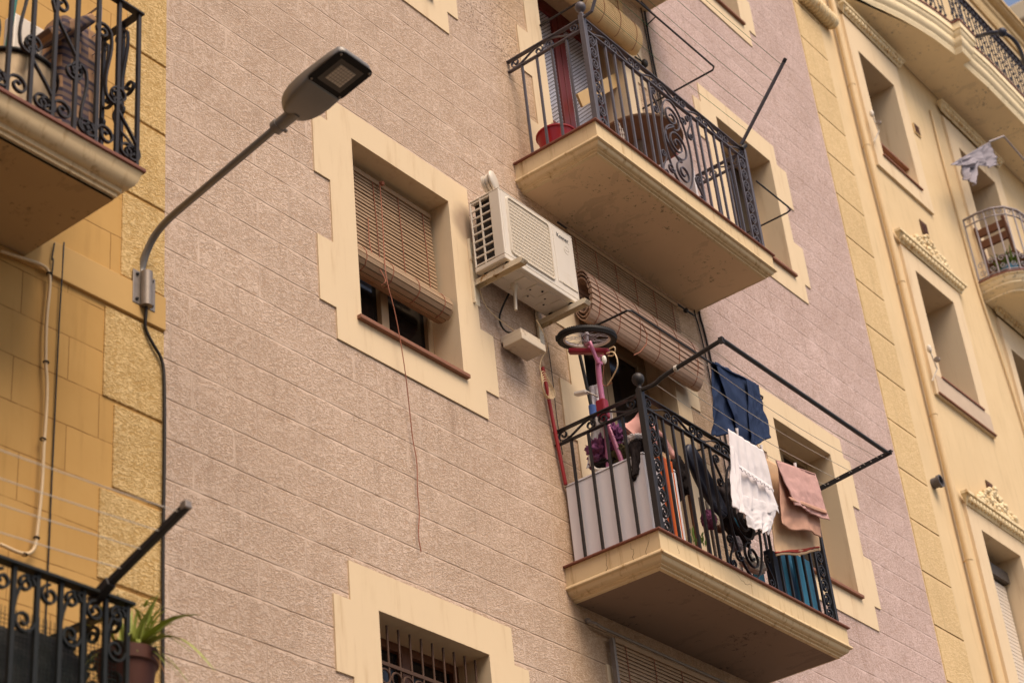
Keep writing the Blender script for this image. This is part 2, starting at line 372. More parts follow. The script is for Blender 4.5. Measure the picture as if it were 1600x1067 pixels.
M['darkcloth'] = mat('dark_cloth', S((46,40,40)), .9, var=.3, vscale=12, spec=.1)
M['olive'] = mat('olive_cloth', S((92,84,60)), .9, var=.4, vscale=22, spec=.1)
M['skin'] = mat('doll_vinyl', S((222,164,140)), .45, var=.05)
M['skinpink'] = mat('doll_pink_cloth', S((214,158,150)), .8, var=.08)
M['panel'] = mat('white_panel', S((226,222,226)), .4, var=.03, vscale=3)
M['orangebox'] = mat('orange_print', S((208,96,34)), .5, var=.2, vscale=8)
M['blueboard'] = mat('blue_board', S((52,134,168)), .5, var=.1, vscale=8)
M['navy'] = mat('navy_seat', S((40,44,60)), .5, var=.1)
M['bag'] = mat('white_plastic_bag', S((222,214,204)), .35, var=.08, vscale=14, bmp=.4, bscale=40)
M['wood'] = mat('brown_wood', S((104,64,42)), .5, var=.2, vscale=20)
M['tan'] = mat('tan_panel', S((198,164,112)), .6, var=.08)
M['tablebrown'] = mat('table_underside', S((134,106,82)), .7, var=.08)
M['leaf'] = mat('green_leaf', S((96,120,52)), .55, var=.3, vscale=12)
M['leafdry'] = mat('dry_leaf', S((160,110,60)), .7, var=.2, vscale=12)
M['pot'] = mat('terracotta_pot', S((86,48,38)), .7, var=.15, vscale=9)
M['mesh'] = mat('green_mesh', S((34,44,40)), .7, var=.1)
M['teal'] = mat('teal_pole', S((70,160,150)), .5, var=.08)
M['steel'] = mat('aged_steel_tub', S((168,146,116)), .5, .3, var=.12, vscale=9)
M['pipe'] = mat('pale_pipe', S((216,188,146)), .7, var=.08, vscale=5)
M['conduit'] = mat('cream_conduit_plaster', S((224,190,138)), .8, var=.08)
M['grille_dark'] = mat('dark_vent', S((96,66,44)), .8, var=.3, vscale=40)
M['greypanel'] = mat('grey_sill_panel', S((196,174,152)), .8, var=.12, vscale=7, bmp=.2)
M['shutter'] = mat('white_shutter', S((216,204,190)), .5, var=.06)
M['blueiron'] = mat('dark_blue_iron', S((46,50,66)), .5, .2, var=.2, vscale=20)
M['pale'] = mat('pale_far_render', S((196,184,186)), .8, var=.1)
M['asphalt'] = mat('asphalt', (.085,.079,.072), .9, var=.2, vscale=3, bmp=.3)
M['facade'] = mat('added_block_render', S((206,172,128)), .9, var=.1, vscale=1)

def soffit_mat(name, col, seed):
    m, nt, bs = newmat(name); g = N(nt, 'ShaderNodeNewGeometry').outputs['Position']
    g2 = scaled(nt, g, (1,1,1)); nt.nodes[-1].inputs['Location'].default_value = (seed, seed*2, 0)
    f = noise(nt, g2, 1.6, 5, .6); c = mixc(nt, f, tuple(x*.86 for x in col), tuple(x*1.12 for x in col))
    sp = ramp(nt, math_(nt, 'MULTIPLY', noise(nt, g2, 2.4, 3), ramp(nt, noise(nt, g2, 22, 6, .75), .42, .66)), .46, .54)
    c = mixc(nt, math_(nt, 'MULTIPLY', sp, .75), c, tuple(x*.30 for x in col))
    pe = ramp(nt, noise(nt, scaled(nt, g2, (1.6,1,1)), 3.3, 6, .7, .6), .575, .60)
    c = mixc(nt, math_(nt, 'MULTIPLY', pe, .35), c, tuple(x*.66 for x in col))
    nt.links.new(c, bs.inputs['Base Color']); bs.inputs['Roughness'].default_value = .9; bs.inputs['Specular IOR Level'].default_value = .15
    hh = math_(nt, 'SUBTRACT', math_(nt, 'MULTIPLY', noise(nt, g2, 20, 5), .3), math_(nt, 'MULTIPLY', math_(nt, 'ADD', pe, sp), .5))
    bump(nt, hh, bs, .5, .004); return m
M['soffit'] = soffit_mat('soffit_plaster_upper', S((224,194,158)), 3.1)
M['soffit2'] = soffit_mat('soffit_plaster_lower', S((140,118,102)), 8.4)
M['soffitL'] = soffit_mat('soffit_plaster_ochre', S((186,156,118)), 1.4)
M['soffitR'] = soffit_mat('soffit_plaster_cream', S((248,228,190)), 5.4)

def plaid():
    m, nt, bs = newmat('plaid_cloth'); g = N(nt, 'ShaderNodeTexCoord').outputs['Object']
    def bands(ax, sc, ph):
        s = N(nt, 'ShaderNodeSeparateXYZ'); nt.links.new(g, s.inputs[0])
        return ramp(nt, math_(nt, 'SINE', math_(nt, 'MULTIPLY_ADD', s.outputs[ax], sc, ph)), .0, .25)
    a = bands('Z', 46, 0); b = bands('X', 60, 1); b2 = bands('Z', 138, 1)
    c = mixc(nt, a, S((158,120,90)), S((44,40,58)))
    c2 = mixc(nt, b, c, S((66,56,70))); c3 = mixc(nt, math_(nt, 'MULTIPLY', math_(nt, 'SUBTRACT', 1., b2), .35), c2, S((170,136,104)))
    nt.links.new(c3, bs.inputs['Base Color']); bs.inputs['Roughness'].default_value = .9; return m
M['plaid'] = plaid()
def doorglass():
    m, nt, bs = newmat('patterned_glass'); g = N(nt, 'ShaderNodeTexCoord').outputs['Object']
    sp = N(nt, 'ShaderNodeSeparateXYZ'); nt.links.new(g, sp.inputs[0])
    a = math_(nt, 'SINE', math_(nt, 'MULTIPLY', math_(nt, 'ADD', sp.outputs['X'], sp.outputs['Z']), 84)); b = math_(nt, 'SINE', math_(nt, 'MULTIPLY', math_(nt, 'SUBTRACT', sp.outputs['X'], sp.outputs['Z']), 84))
    d = math_(nt, 'MULTIPLY', a, b)
    c = mixc(nt, ramp(nt, math_(nt, 'ABSOLUTE', d), .12, .5), S((92,84,84)), S((196,196,206)))
    nt.links.new(c, bs.inputs['Base Color']); bs.inputs['Roughness'].default_value = .25; bump(nt, d, bs, .25, .003); return m
M['doorglass'] = doorglass()

# ------------------------------------------------------------------ the setting
g = MB().sheet(lambda u, v: (-260 + 520*u, -260 + 520*v, 0), 4, 4)
tag(g.build('ground', M['asphalt']), kind='structure')

def offset_path(pts, d):
    """inset an open outline (x, y) by d towards its inside (outline runs left wall -> front -> right wall)"""
    out = []; n = len(pts)
    for i, p in enumerate(pts):
        p = Vector((p[0], p[1])); 
        a = (p - Vector(pts[i-1][:2])).normalized() if i > 0 else None
        b = (Vector(pts[i+1][:2]) - p).normalized() if i < n-1 else None
        na = Vector((-a.y, a.x)) if a else None; nb = Vector((-b.y, b.x)) if b else None
        if na is None: q = p + nb*d
        elif nb is None: q = p + na*d
        else:
            s = na + nb; q = p + s * (d / max(.35, s.length_squared/2)) / 1.0 if s.length > 1e-5 else p + na*d
        if i in (0, n-1): q.y = p.y
        out.append((q.x, q.y))
    return out
def slab_mesh(outline, z, prof, top=True, bottom=True):
    mb = MB(); n = len(outline); rings = [offset_path(outline, d) for d, _ in prof]
    V = [(x, y, z + prof[k][1]) for k, r_ in enumerate(rings) for x, y in r_]; F = []
    for k in range(len(prof)-1):
        for i in range(n-1): F.append((k*n+i, (k+1)*n+i, (k+1)*n+i+1, k*n+i+1))
    mb.add(V, F)
    if top: mb.add([(x, y, z + prof[0][1]) for x, y in rings[0]], [tuple(range(n))])
    if bottom: mb.add([(x, y, z + prof[-1][1]) for x, y in rings[-1]], [tuple(range(n-1, -1, -1))])
    return mb

def spiral(cx, cz, r0, r1, a0, turns, n=None):
    n = n or max(10, int(abs(turns)*20)); P = []
    for i in range(n+1):
        t = i/n; a = a0 + 2*math.pi*turns*t; r = r0 + (r1 - r0)*t
        P.append((cx + r*math.cos(a), cz + r*math.sin(a)))
    return P
def s_scroll(x0, z0, x1, z1, r, flip=1):
    """S shape with a spiral at both ends, between two points in a plane"""
    a = Vector((x0, z0)); b = Vector((x1, z1)); d = (b - a).normalized(); nn = Vector((-d.y, d.x))*flip
    P = []
    ca = a + d*r; cb = b - d*r
    ang = math.atan2(nn.y, nn.x)
    A = spiral(ca.x, ca.y, r, r*.18, ang, 1.35*flip, 22); B = spiral(cb.x, cb.y, r, r*.18, ang + math.pi, 1.35*flip, 22)
    mid = []
    p0 = Vector(A[0]); p1 = Vector(B[0])
    for i in range(1, 8):
        t = i/8; s_ = t*t*(3-2*t)
        mid.append(tuple(p0 + d*((p1-p0).dot(d))*t + nn*((p1-p0).dot(nn))*s_))
    return A[::-1] + mid + B

def pane_window(parent, x0, x1, z0, z1, y, mats=('winframe', 'glass'), vm=1, hm=0, fw=.05, backing=True):
    f = MB(); f.box(x0, x0+fw, y, y+.06, z0, z1); f.box(x1-fw, x1, y, y+.06, z0, z1)
    f.box(x0+fw, x1-fw, y, y+.06, z1-fw, z1); f.box(x0+fw, x1-fw, y, y+.06, z0, z0+fw)
    for i in range(1, vm+1):
        xc = x0 + (x1-x0)*i/(vm+1); f.box(xc-.035, xc+.035, y-.006, y+.054, z0+fw, z1-fw)
    for i in range(1, hm+1):
        zc = z0 + (z1-z0)*i/(hm+1); f.box(x0+fw, x1-fw, y+.004, y+.05, zc-.02, zc+.02)
    o = f.build('window', M[mats[0]], parent, bevel=.004)
    p = MB().box(x0+fw*.5, x1-fw*.5, y+.03, y+.04, z0+fw*.5, z1-fw*.5).build('pane', M[mats[1]], o)
    return o

def surround(parent, hx0, hx1, hz0, hz1, rows, depth=.30, name='window_surround', y0=-.010, lab=None, material='cream'):
    """rows: (z0, z1, xl, xr) of the stepped painted border round an opening"""
    o = MB().cells([(a, b, c, d) for c, d, a, b in [(r[0], r[1], r[2], r[3]) for r in rows]], [(hx0, hx1, hz0, hz1)], y0, depth) if False else \
        MB().cells([(r[2], r[3], r[0], r[1]) for r in rows], [(hx0, hx1, hz0, hz1)], y0, depth)
    o = o.build(name, M[material], parent, bevel=.003)
    if lab: o['label'] = lab
    return o

# ------------------------------------------------------------------ middle building
mid = thing('apartment_building', (9.9, 0, 0), 'pink brown stucco apartment block with cream stepped borders round its windows, in the middle', 'building')
A = (7.022, 7.965); B = (9.36, 10.555); C = (12.06, 12.99)
hol = [(A[0], A[1], 7.548, 8.887), (A[0], A[1], 4.40, 5.693), (A[0], A[1], 10.69, 12.03), (A[0], A[1], 13.83, 15.17),
       (B[0], B[1], 6.50, 8.885), (B[0], B[1], 9.64, 12.02), (B[0], B[1], 3.35, 5.75), (B[0], B[1], 12.78, 15.17),
       (C[0], C[1], 7.540, 8.845), (C[0], C[1], 10.68, 11.96), (C[0], C[1], 13.66, 14.96), (C[0], C[1], 4.40, 5.70)]
e = .02
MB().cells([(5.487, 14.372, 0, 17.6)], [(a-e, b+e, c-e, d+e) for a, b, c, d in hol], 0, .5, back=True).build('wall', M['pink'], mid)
def rowsA(z, l, r, wl, wr, rightwide=(0,1,0,1,0)):
    zs = [z-.232, z-.02, z+.437, z+.897, z+1.355, z+1.552]
    out = []
    for i in range(5):
        wide = i in (1, 3); out.append((zs[i], zs[i+1], wl if wide else l, wr if (wide and rightwide[i]) else r))
    return out
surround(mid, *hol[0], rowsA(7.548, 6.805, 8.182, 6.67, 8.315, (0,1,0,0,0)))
surround(mid, *hol[1], [(5.69, 5.92, 6.80, 8.198), (5.26, 5.69, 6.67, 8.33), (4.8, 5.26, 6.80, 8.2), (4.2, 4.8, 6.67, 8.33)])
surround(mid, *hol[2], rowsA(10.69, 6.805, 8.158, 6.67, 8.281))
surround(mid, *hol[3], rowsA(13.83, 6.805, 8.158, 6.67, 8.281))
for i, z in ((5, 9.64), (4, 6.50)):
    surround(mid, *hol[i], [(z, z+.13, 9.155, 10.755), (z+.13, z+.57, 9.02, 10.885), (z+.57, z+1.03, 9.155, 10.755), (z+1.03, z+1.47, 9.03, 10.885),
                            (z+1.47, z+1.93, 9.165, 10.745), (z+1.93, z+2.38, 9.03, 10.885), (z+2.38, z+2.58, 9.165, 10.745)], name='door_surround')
surround(mid, *hol[6], [(3.35, 5.95, 9.16, 10.75)], name='door_surround')
surround(mid, *hol[7], [(12.78, 15.4, 9.16, 10.75)], name='door_surround')
surround(mid, *hol[8], [(7.30, 7.525, 11.84, 13.235), (7.525, 7.97, 11.71, 13.35), (7.97, 8.44, 11.84, 13.225), (8.44, 8.90, 11.71, 13.345), (8.90, 9.08, 11.86, 13.235)])
surround(mid, *hol[9], [(10.45, 10.668, 11.84, 13.19), (10.668, 11.11, 11.70, 13.30), (11.11, 11.54, 11.84, 13.14), (11.54, 11.985, 11.69, 13.29), (11.985, 12.205, 11.82, 13.125)])
surround(mid, *hol[10], [(13.44, 13.655, 11.85, 13.13), (13.655, 14.10, 11.7, 13.26), (14.10, 15.2, 11.85, 13.13)])
for h, y in ((hol[0], .205), (hol[1], .22), (hol[2], .2), (hol[3], .2), (hol[8], .22), (hol[9], .22), (hol[10], .22), (hol[11], .22)):
    pane_window(mid, h[0]+.002, h[1]-.002, h[2]+.01, h[3]-.002, y, vm=1, mats=('wood' if h is hol[1] else 'winframe', 'glass'))
    MB().box(h[0]-.04 if h[0] < 8 else h[0]-.02, h[1]+.03, -.04, .2, h[2]-.022, h[2]+.006).build('sill', M['sill'], mid, bevel=.004)
# balcony doors
for z0, z1, nm in ((6.515, 8.883, 0), (9.65, 12.018, 1), (3.37, 5.74, 0), (12.80, 15.16, 1)):
    col = 'maroon' if nm else 'winframe'
    fr = MB()
    x0, x1, y, fw = B[0]+.002, B[1]-.002, .22, .06
    fr.box(x0, x0+fw, y, y+.07, z0, z1); fr.box(x1-fw, x1, y, y+.07, z0, z1); fr.box(x0+fw, x1-fw, y, y+.07, z1-fw, z1)
    xm = (x0+x1)/2
    dr = fr.build('door_frame', M[col], mid, bevel=.004)
    for a, b in ((x0+fw, xm-.004), (xm+.004, x1-fw)):
        d = MB(); d.box(a, a+.075, y-.012, y+.04, z0, z1-fw); d.box(b-.075, b, y-.012, y+.04, z0, z1-fw)
        d.box(a+.075, b-.075, y-.012, y+.04, z0, z0+.25); d.box(a+.075, b-.075, y-.012, y+.04, z1-fw-.09, z1-fw)
        if nm: d.box(a+.075, b-.075, y-.008, y+.03, z0+.98, z0+1.05)
        do = d.build('door', M[col], mid, bevel=.004)
        MB().box(a+.07, b-.07, y+.008, y+.016, z0+.24, z1-fw-.08).build('pane', M['doorglass' if nm else 'glass'], do)
    MB().box(B[0]-.03, B[1]+.03, .30, .34, z0-.03, z1+.05).build('door_backing', M['dark'], mid)

def frieze(z, x0, x1, y, h, n):
    mb = MB(); L = (x1-x0)/n; r = h*.44
    for i in range(n):
        a = x0 + L*i
        P = s_scroll(a+.008, z - h*.12*(1 if i%2 else -1), a+L*.98, z + h*.12*(1 if i%2 else -1), r, 1 if i%2 else -1)
        mb.strip([(px, y, pz) for px, pz in P], (0,1,0), .016, .0075)
    return mb
def frieze_side(z, y0, y1, x, h, n):
    mb = MB(); L = (y1-y0)/n; r = h*.44
    for i in range(n):
        a = y0 + L*i
        P = s_scroll(a+.012, z - h*.1*(1 if i%2 else -1), a+L*.97, z + h*.1*(1 if i%2 else -1), r, 1 if i%2 else -1)
        mb.strip([(x, py, pz) for py, pz in P], (1,0,0), .016, .0075)
    return mb
def scroll_column(x0, x1, y, z0, z1, n):
    mb = MB(); h = (z1-z0)/n; r = (x1-x0)*.42; xc = (x0+x1)/2
    for i in range(n):
        zc = z0 + h*(i+.5); fl = 1 if i % 2 else -1
        P = spiral(xc, zc, min(r, h*.46), r*.22, math.pi/2*(-1), 1.5*(-1), 24)
        Q = [(xc + r*.1, zc + h*.5)] if False else []
        mb.strip([(a, y, b) for a, b in Q+P], (0,1,0), .016, .0075)
        C_ = [(xc + r*math.sin(math.pi*t/6)*1.0, zc - h*.46 + h*.92*t/6) for t in range(7)]
        mb.strip([(a, y, b) for a, b in C_], (0,1,0), .016, .0075)
    return mb

def balcony(zt, xl, xr, yd, iron, soff, label, full=True, ry=.69, rh=.985):
    """slab with moulded edge, tile nosing and wrought-iron railing"""
    out = [(xl, 0), (xl, -yd), (xr, -yd), (xr, 0)]
    prof = [(.020,-.014),(.022,-.138),(.012,-.142),(.006,-.150),(.006,-.160),(.014,-.167),(.024,-.169),(.027,-.178),(.034,-.190),(.046,-.199),(.060,-.203),(.060,-.210),(.070,-.212),(.078,-.216),(.078,-.226),(.10,-.230)]
    sl_ = slab_mesh(out, zt, prof, bottom=False).build('balcony', M['slab'], mid, smooth=True)
    sl_['label'] = label
    so_ = offset_path(out, .10)
    MB().box(so_[0][0], so_[3][0], so_[1][1], -.0005, zt-.2285, zt-.205).build('soffit', M[soff], sl_)
    MB().box(xl, xr, -yd, -.0005, zt-.014, zt).build('tile_edge', M['tile'], sl_, bevel=.004)
    if not full: return sl_
    px, pr_ = xl+.085, xr-.105
    zr, zl = zt+rh, zt+rh-.095
    I = M[iron]
    w_ = .036
    MB().box(px-w_/2, px+w_/2, -ry, -.0, zr-.010, zr).box(px+w_/2, pr_-w_/2, -ry-w_/2, -ry+w_/2, zr-.010, zr).box(pr_-w_/2, pr_+w_/2, -ry, 0, zr-.010, zr).build('top_rail', I, sl_, bevel=.002)
    MB().box(px-w_/2+.004, px+w_/2-.004, -ry, 0, zl-.012, zl).box(px+.02, pr_-.02, -ry-w_/2+.004, -ry+w_/2-.004, zl-.012, zl).box(pr_-w_/2+.004, pr_+w_/2-.004, -ry, 0, zl-.012, zl).build('lower_rail', I, sl_, bevel=.002)
    post = MB().box(px-.021, px+.021, -ry-.021, -ry+.021, zt, zr+.03).build('corner_post', I, sl_, bevel=.003)
    MB().lathe((px, -ry, zr+.03), [(.001,0),(.022,.0),(.018,.012),(.011,.02),(.013,.03),(.030,.042),(.038,.058),(.041,.075),(.037,.094),(.024,.110),(.001,.117)], 20).build('finial', I, sl_, smooth=True)
    MB().box(pr_-.016, pr_+.016, -ry-.016, -ry+.016, zt, zr+.012).build('corner_post', I, sl_, bevel=.003)
    b0 = MB().box(-.008, .008, -.008, .008, zt, zl-.012)
    def bal(x, y, nm='baluster'):
        if not hasattr(balcony, 'c'): balcony.c = {}
        key = (zt, iron)
        if key not in balcony.c:
            o = b0.build(nm, I, sl_); balcony.c[key] = o
        else:
            o = balcony.c[key].copy(); COL.objects.link(o); o.parent = sl_; o.name = nm
        o.location = Vector((x, y, 0))
    for y in (-.125, -.262, -.399, -.535):
        bal(px, y); bal(pr_, y)
    xc = (px+pr_)/2 + .005
    q = [9.122, 9.236, 9.35, 9.470, 9.585, 9.68]
    for x in q: bal(x, -ry); bal(2*xc-x, -ry)
    for xa, xb in ((px+.03, px+.135), (pr_-.125, pr_-.02)):
        scroll_column(xa, xb, -ry, zt+.01, zl-.014, 8).build('scroll_panel', I, sl_)
    bal(px+.142, -ry); bal(pr_-.132, -ry)
    frieze((zr+zl)/2-.006, px+.03, pr_-.02, -ry, .092, 7).build('scroll_frieze', I, sl_)
    for x_ in (px, pr_):
        frieze_side((zr+zl)/2-.006, -ry+.03, -.02, x_, .094, 2).build('scroll_frieze', I, sl_)
    # medallion
    m = MB(); zc = (zt+zl)/2; H = (zl-zt)
    T = lambda P, th=.008: m.strip([(xc+a, -ry, zc+b) for a, b in P], (0,1,0), .016, th)
    T([(.185*math.cos(t/36*2*math.pi)*(1 if True else 0), .415*math.sin(t/36*2*math.pi)) for t in range(37)])
    T(spiral(0, 0, .165, .02, math.pi*.5, 2.4, 60), .009)
    T(spiral(-.02, .245, .115, .02, -math.pi*.5, 1.7, 40), .009)
    T(spiral(.03, -.255, .10, .02, math.pi*.5, 1.7, 40), .009)
    T([(.165*math.sin(t/12*math.pi)*-1+.0, .165-.33*t/12) for t in range(13)])
    for s_ in (-1, 1):
        x1_ = s_*.235
        for zz_, f_ in ((.29, 1), (-.30, -1)):
            P = s_scroll(x1_, zz_-.12, x1_, zz_+.12, .036, f_*s_)
            T(P, .007)
        T(spiral(s_*.15, s_*.30, .045, .01, 0, 1.3*s_, 20), .007)
    m.build('medallion', I, sl_)
    return sl_
s1 = balcony(9.649, 8.775, 11.165, .735, 'irongrey', 'soffit', 'balcony with grey railing, peeling soffit and red bucket')
s2 = balcony(6.514, 8.815, 11.165, .735, 'iron', 'soffit2', 'cluttered balcony with black railing and laundry')
s3 = balcony(12.79, 8.79, 11.165, .735, 'iron', 'soffit', 'cream balcony slab at the top edge', full=False)
# cracks in the lower slab: thin dark grooves on the fascia
cr = MB()
rc = random.Random(3)
def crack(p0, p1, n, y=None, x=None, wob=.012):
    P = []
    for i in range(n+1):
        t = i/n; a = p0[0]+(p1[0]-p0[0])*t + rc.uniform(-wob, wob); b = p0[1]+(p1[1]-p0[1])*t + rc.uniform(-wob*.6, wob*.6)
        P.append((a, y, b) if y is not None else (x, a, b))
    cr.tube(P, .0016, 5)
crack((-.50, 6.50), (-.52, 6.378), 6, x=8.8365); crack((-.33, 6.50), (-.31, 6.378), 6, x=8.8365); crack((-.66, 6.50), (-.60, 6.378), 5, x=8.8365)
crack((9.62, 6.498), (9.80, 6.44), 9, y=-.7135); crack((9.80, 6.44), (9.90, 6.455), 5, y=-.7135); crack((9.02, 6.50), (9.04, 6.40), 5, y=-.7135)
cr.build('crack', M['wood'], s2)
# ------------------------------------------------------------------ left building
left = thing('apartment_building', (4.4, 0, 0), 'orange ochre apartment block with rough cream corner blocks, at the left', 'building')
lh = [(3.25, 4.30, 7.02, 9.45), (3.25, 4.30, 3.8, 6.2)]
MB().cells([(-3.0, 5.487, 0, 17.2)], lh, .004, .5, back=True).build('wall', M['orange'], left)
for z0, z1, x0, vis in ((5.30, 5.765, 5.097, 1), (5.785, 6.243, 5.172, 1), (6.253, 6.775, 5.10, 1), (6.995, 7.525, 5.195, 1), (7.535, 8.035, 5.20, 1), (8.045, 8.515, 5.195, 1), (8.525, 9.03, 5.20, 1), (4.82, 5.29, 5.17, 1), (4.3, 4.81, 5.097, 1), (9.04, 9.6, 5.1, 1)):
    MB().box(x0, 5.4865, -.005, .05, z0+.004, z1-.004).build('quoin', M['quoin'], left, bevel=.006)
MB().box(-3, 5.4865, -.016, .05, 6.785, 6.985).build('belt_course', M['belt'], left, bevel=.004)
for h in lh:
    fr = MB(); x0, x1, z0, z1, y = h[0], h[1], h[2], h[3], .12
    fr.box(x0, x0+.09, y, y+.08, z0, z1).box(x1-.09, x1, y, y+.08, z0, z1).box(x0+.09, x1-.09, y, y+.08, z1-.09, z1).box(x0+.09, x1-.09, y+.005, y+.07, z0+.9, z0+1.0)
    d = fr.build('door', M['wood'], left, bevel=.004)
    MB().box(x0+.05, x1-.05, y+.045, y+.055, z0, z1-.05).build('pane', M['glass'], d)
# upper left balcony
out = [(2.2, 0), (2.2, -.745), (4.69, -.745), (4.69, 0)]
q = [(.012,-.02),(.012,-.028),(.018,-.04)] + [(.02+.055*(1-math.cos(t*math.pi/12))*1.0, -.04-.075*math.sin(t*math.pi/12)) for t in range(1, 7)] + [(.078,-.125),(.078,-.138),(.092,-.142),(.092,-.160),(.105,-.165),(.105,-.178)]
lb = slab_mesh(out, 6.985, q, bottom=False).build('balcony', M['slab'], left, smooth=True); lb['label'] = 'upper balcony with a thick rounded cornice and curly railing'
so_ = offset_path(out, .105)
MB().box(so_[0][0], so_[3][0], so_[1][1], -.02, 6.985-.178, 6.985-.15).build('soffit', M['soffitL'], lb)
MB().box(2.2, 4.69, -.745, -.02, 6.965, 6.985).build('tile_edge', M['tile'], lb, bevel=.003)
I = M['iron']; zt = 6.985; X0 = 4.655; Y0 = -.715
MB().box(2.25, X0+.02, Y0-.02, Y0+.02, zt+.945, zt+.957).box(X0-.02, X0+.02, Y0+.02, 0, zt+.945, zt+.957).build('top_rail', I, lb, bevel=.002)
b0 = MB().box(-.009, .009, -.009, .009, zt, zt+.945).build('baluster', I, lb)
for i in range(17):
    o = b0 if i == 0 else b0.copy()
    if i: COL.objects.link(o); o.parent = b0.parent
    o.location = Vector((X0 - .125*i, Y0, 0))
for y in (-.60, -.46, -.32, -.18, -.05):
    o = b0.copy(); COL.objects.link(o); o.location = Vector((X0, y, 0))
def curl(mb, P, y=None, x=None, th=.010):
    mb.strip([((a, y, b) if y is not None else (x, a, b)) for a, b in P], (0,1,0) if y is not None else (1,0,0), .016, th)
yy = Y0
for i, x in enumerate([X0-.125*k for k in range(0, 16, 2)]):
    for P in (s_scroll(x-.02, zt+.03, x-.125, zt+.42, .050, 1 if i%2 else -1), s_scroll(x-.13, zt+.30, x-.235, zt+.75, .052, -1 if i%2 else 1),
              spiral(x-.06, zt+.07, .05, .012, 0, 1.4, 24), spiral(x-.19, zt+.09, .055, .012, math.pi, -1.4, 24)):
        m = MB(); curl(m, P, y=yy); m.build('scroll', I, lb)
for k, y in enumerate((-.69, -.55, -.41, -.27)):
    for P in (s_scroll(y+.02, zt+.05, y+.11, zt+.45, .042, 1), s_scroll(y+.03, zt+.48, y+.11, zt+.92, .046, -1)):
        m = MB(); curl(m, P, x=X0); m.build('scroll', I, lb)
# lower left balcony
zt = 3.80
out = [(2.2, 0), (2.2, -.80), (4.66, -.80), (4.66, 0)]
lb2 = slab_mesh(out, zt, q, bottom=False).build('balcony', M['slab'], left, smooth=True); lb2['label'] = 'lower balcony with dark arched ironwork'
MB().box(2.3, 4.56, -.7, -.02, zt-.178, zt-.15).build('soffit', M['soffitL'], lb2)
ZT = 4.775; X0 = 4.615; Y0 = -.755
MB().box(2.25, X0+.025, Y0-.025, Y0+.025, ZT-.014, ZT).box(X0-.025, X0+.025, Y0+.025, 0, ZT-.014, ZT).build('top_rail', M['irondark'], lb2, bevel=.002)
b0 = MB().box(-.009, .009, -.009, .009, zt, ZT-.014).build('baluster', M['irondark'], lb2)
for i in range(16):
    o = b0 if i == 0 else b0.copy()
    if i: COL.objects.link(o); o.parent = b0.parent
    o.location = Vector((X0 - .112*i, Y0, 0))
for y in (-.64, -.5, -.36, -.22, -.08):
    o = b0.copy(); COL.objects.link(o); o.location = Vector((X0, y, 0))
for i in range(0, 16, 2):
    m = MB()
    x = X0-.112*i
    curl(m, [(x-.01-.1*math.sin(t/10*math.pi/2), ZT-.03-.20*(1-math.cos(t/10*math.pi/2))-.0) for t in range(11)][::-1], y=Y0)
    curl(m, spiral(x-.165, ZT-.085, .045, .01, math.pi/2, 1.4, 24), y=Y0); curl(m, spiral(x-.055, ZT-.07, .04, .01, 0, 1.4, 24), y=Y0)
    curl(m, spiral(x-.06, ZT-.22, .05, .01, 0, -1.4, 24), y=Y0)
    m.build('scroll_panel', M['irondark'], lb2)
for y in (-.7, -.57, -.43, -.29, -.15):
    m = MB()
    curl(m, spiral(y+.02, ZT-.075, .045, .01, 0, 1.5, 24), x=X0); curl(m, spiral(y+.01, ZT-.19, .05, .01, math.pi, -1.5, 24), x=X0); curl(m, spiral(y+.02, ZT-.32, .055, .01, 0, 1.5, 24), x=X0)
    m.build('scroll_panel', M['irondark'], lb2)
# fine plastic netting tied inside the lower railing
ms = MB()
for i in range(90): 
    x = X0-.03-.018*i; ms.box(x-.0012, x+.0012, Y0+.028, Y0+.030, zt, ZT-.17)
for j in range(44):
    z = zt+.018*j; ms.box(X0-1.65, X0-.03, Y0+.0305, Y0+.0325, z-.0012, z+.0012)
ms.build('netting', M['mesh'], lb2)

# ------------------------------------------------------------------ right building
right = thing('apartment_building', (17, 0, 0), 'pale ochre apartment block with carved cornices and grooved corner strip, at the right', 'building')
rh = [(15.83, 16.68, 13.58, 15.06), (15.92, 16.80, 10.79, 12.11), (15.97, 16.84, 7.0, 9.11), (18.36, 19.36, 12.80, 15.08), (18.25, 19.4, 9.9, 12.14)]
MB().cells([(14.372, 25.5, 0, 19.2)], [(a-e, b+e, c-e, d+e) for a, b, c, d in rh], .003, .6, back=True).build('wall', M['yellow'], right)
qs = MB(); z = 14.38 - .515*16
k = 0
while z < 18.7: qs.box(14.39, 14.955, -.006, .05, z+.006, z+.509); z += .515
qs.build('quoin_strip', M['yellow2'], right, bevel=.004)
for h, (xa, xb, za, zb) in zip(rh, ((15.62, 16.92, 13.34, 15.47), (15.68, 17.03, 10.52, 12.33), (15.72, 17.08, 6.8, 9.32), (18.08, 19.62, 12.8, 15.42), (18.1, 19.7, 9.9, 12.50))):
    surround(right, *h, [(za, zb, xa, xb)], y0=-.028, depth=.36, material='cream')
    pane_window(right, h[0], h[1], h[2]+.01, h[3], .30, mats=('wood', 'glass'), vm=1)
slab_mesh([(14.372, .003), (14.372, -.20), (25.5, -.20), (25.5, .003)], 19.45, [(0,0),(0,-.05),(.03,-.06),(.03,-.09),(.07,-.13),(.12,-.15),(.12,-.24),(.15,-.27),(.16,-.45),(.17,-.47)]).build('roof_cornice', M['yellow2'], right, smooth=True)
MB().box(14.5, 25.4, .25, .55, 19.2, 19.9).build('parapet', M['yellow'], right)
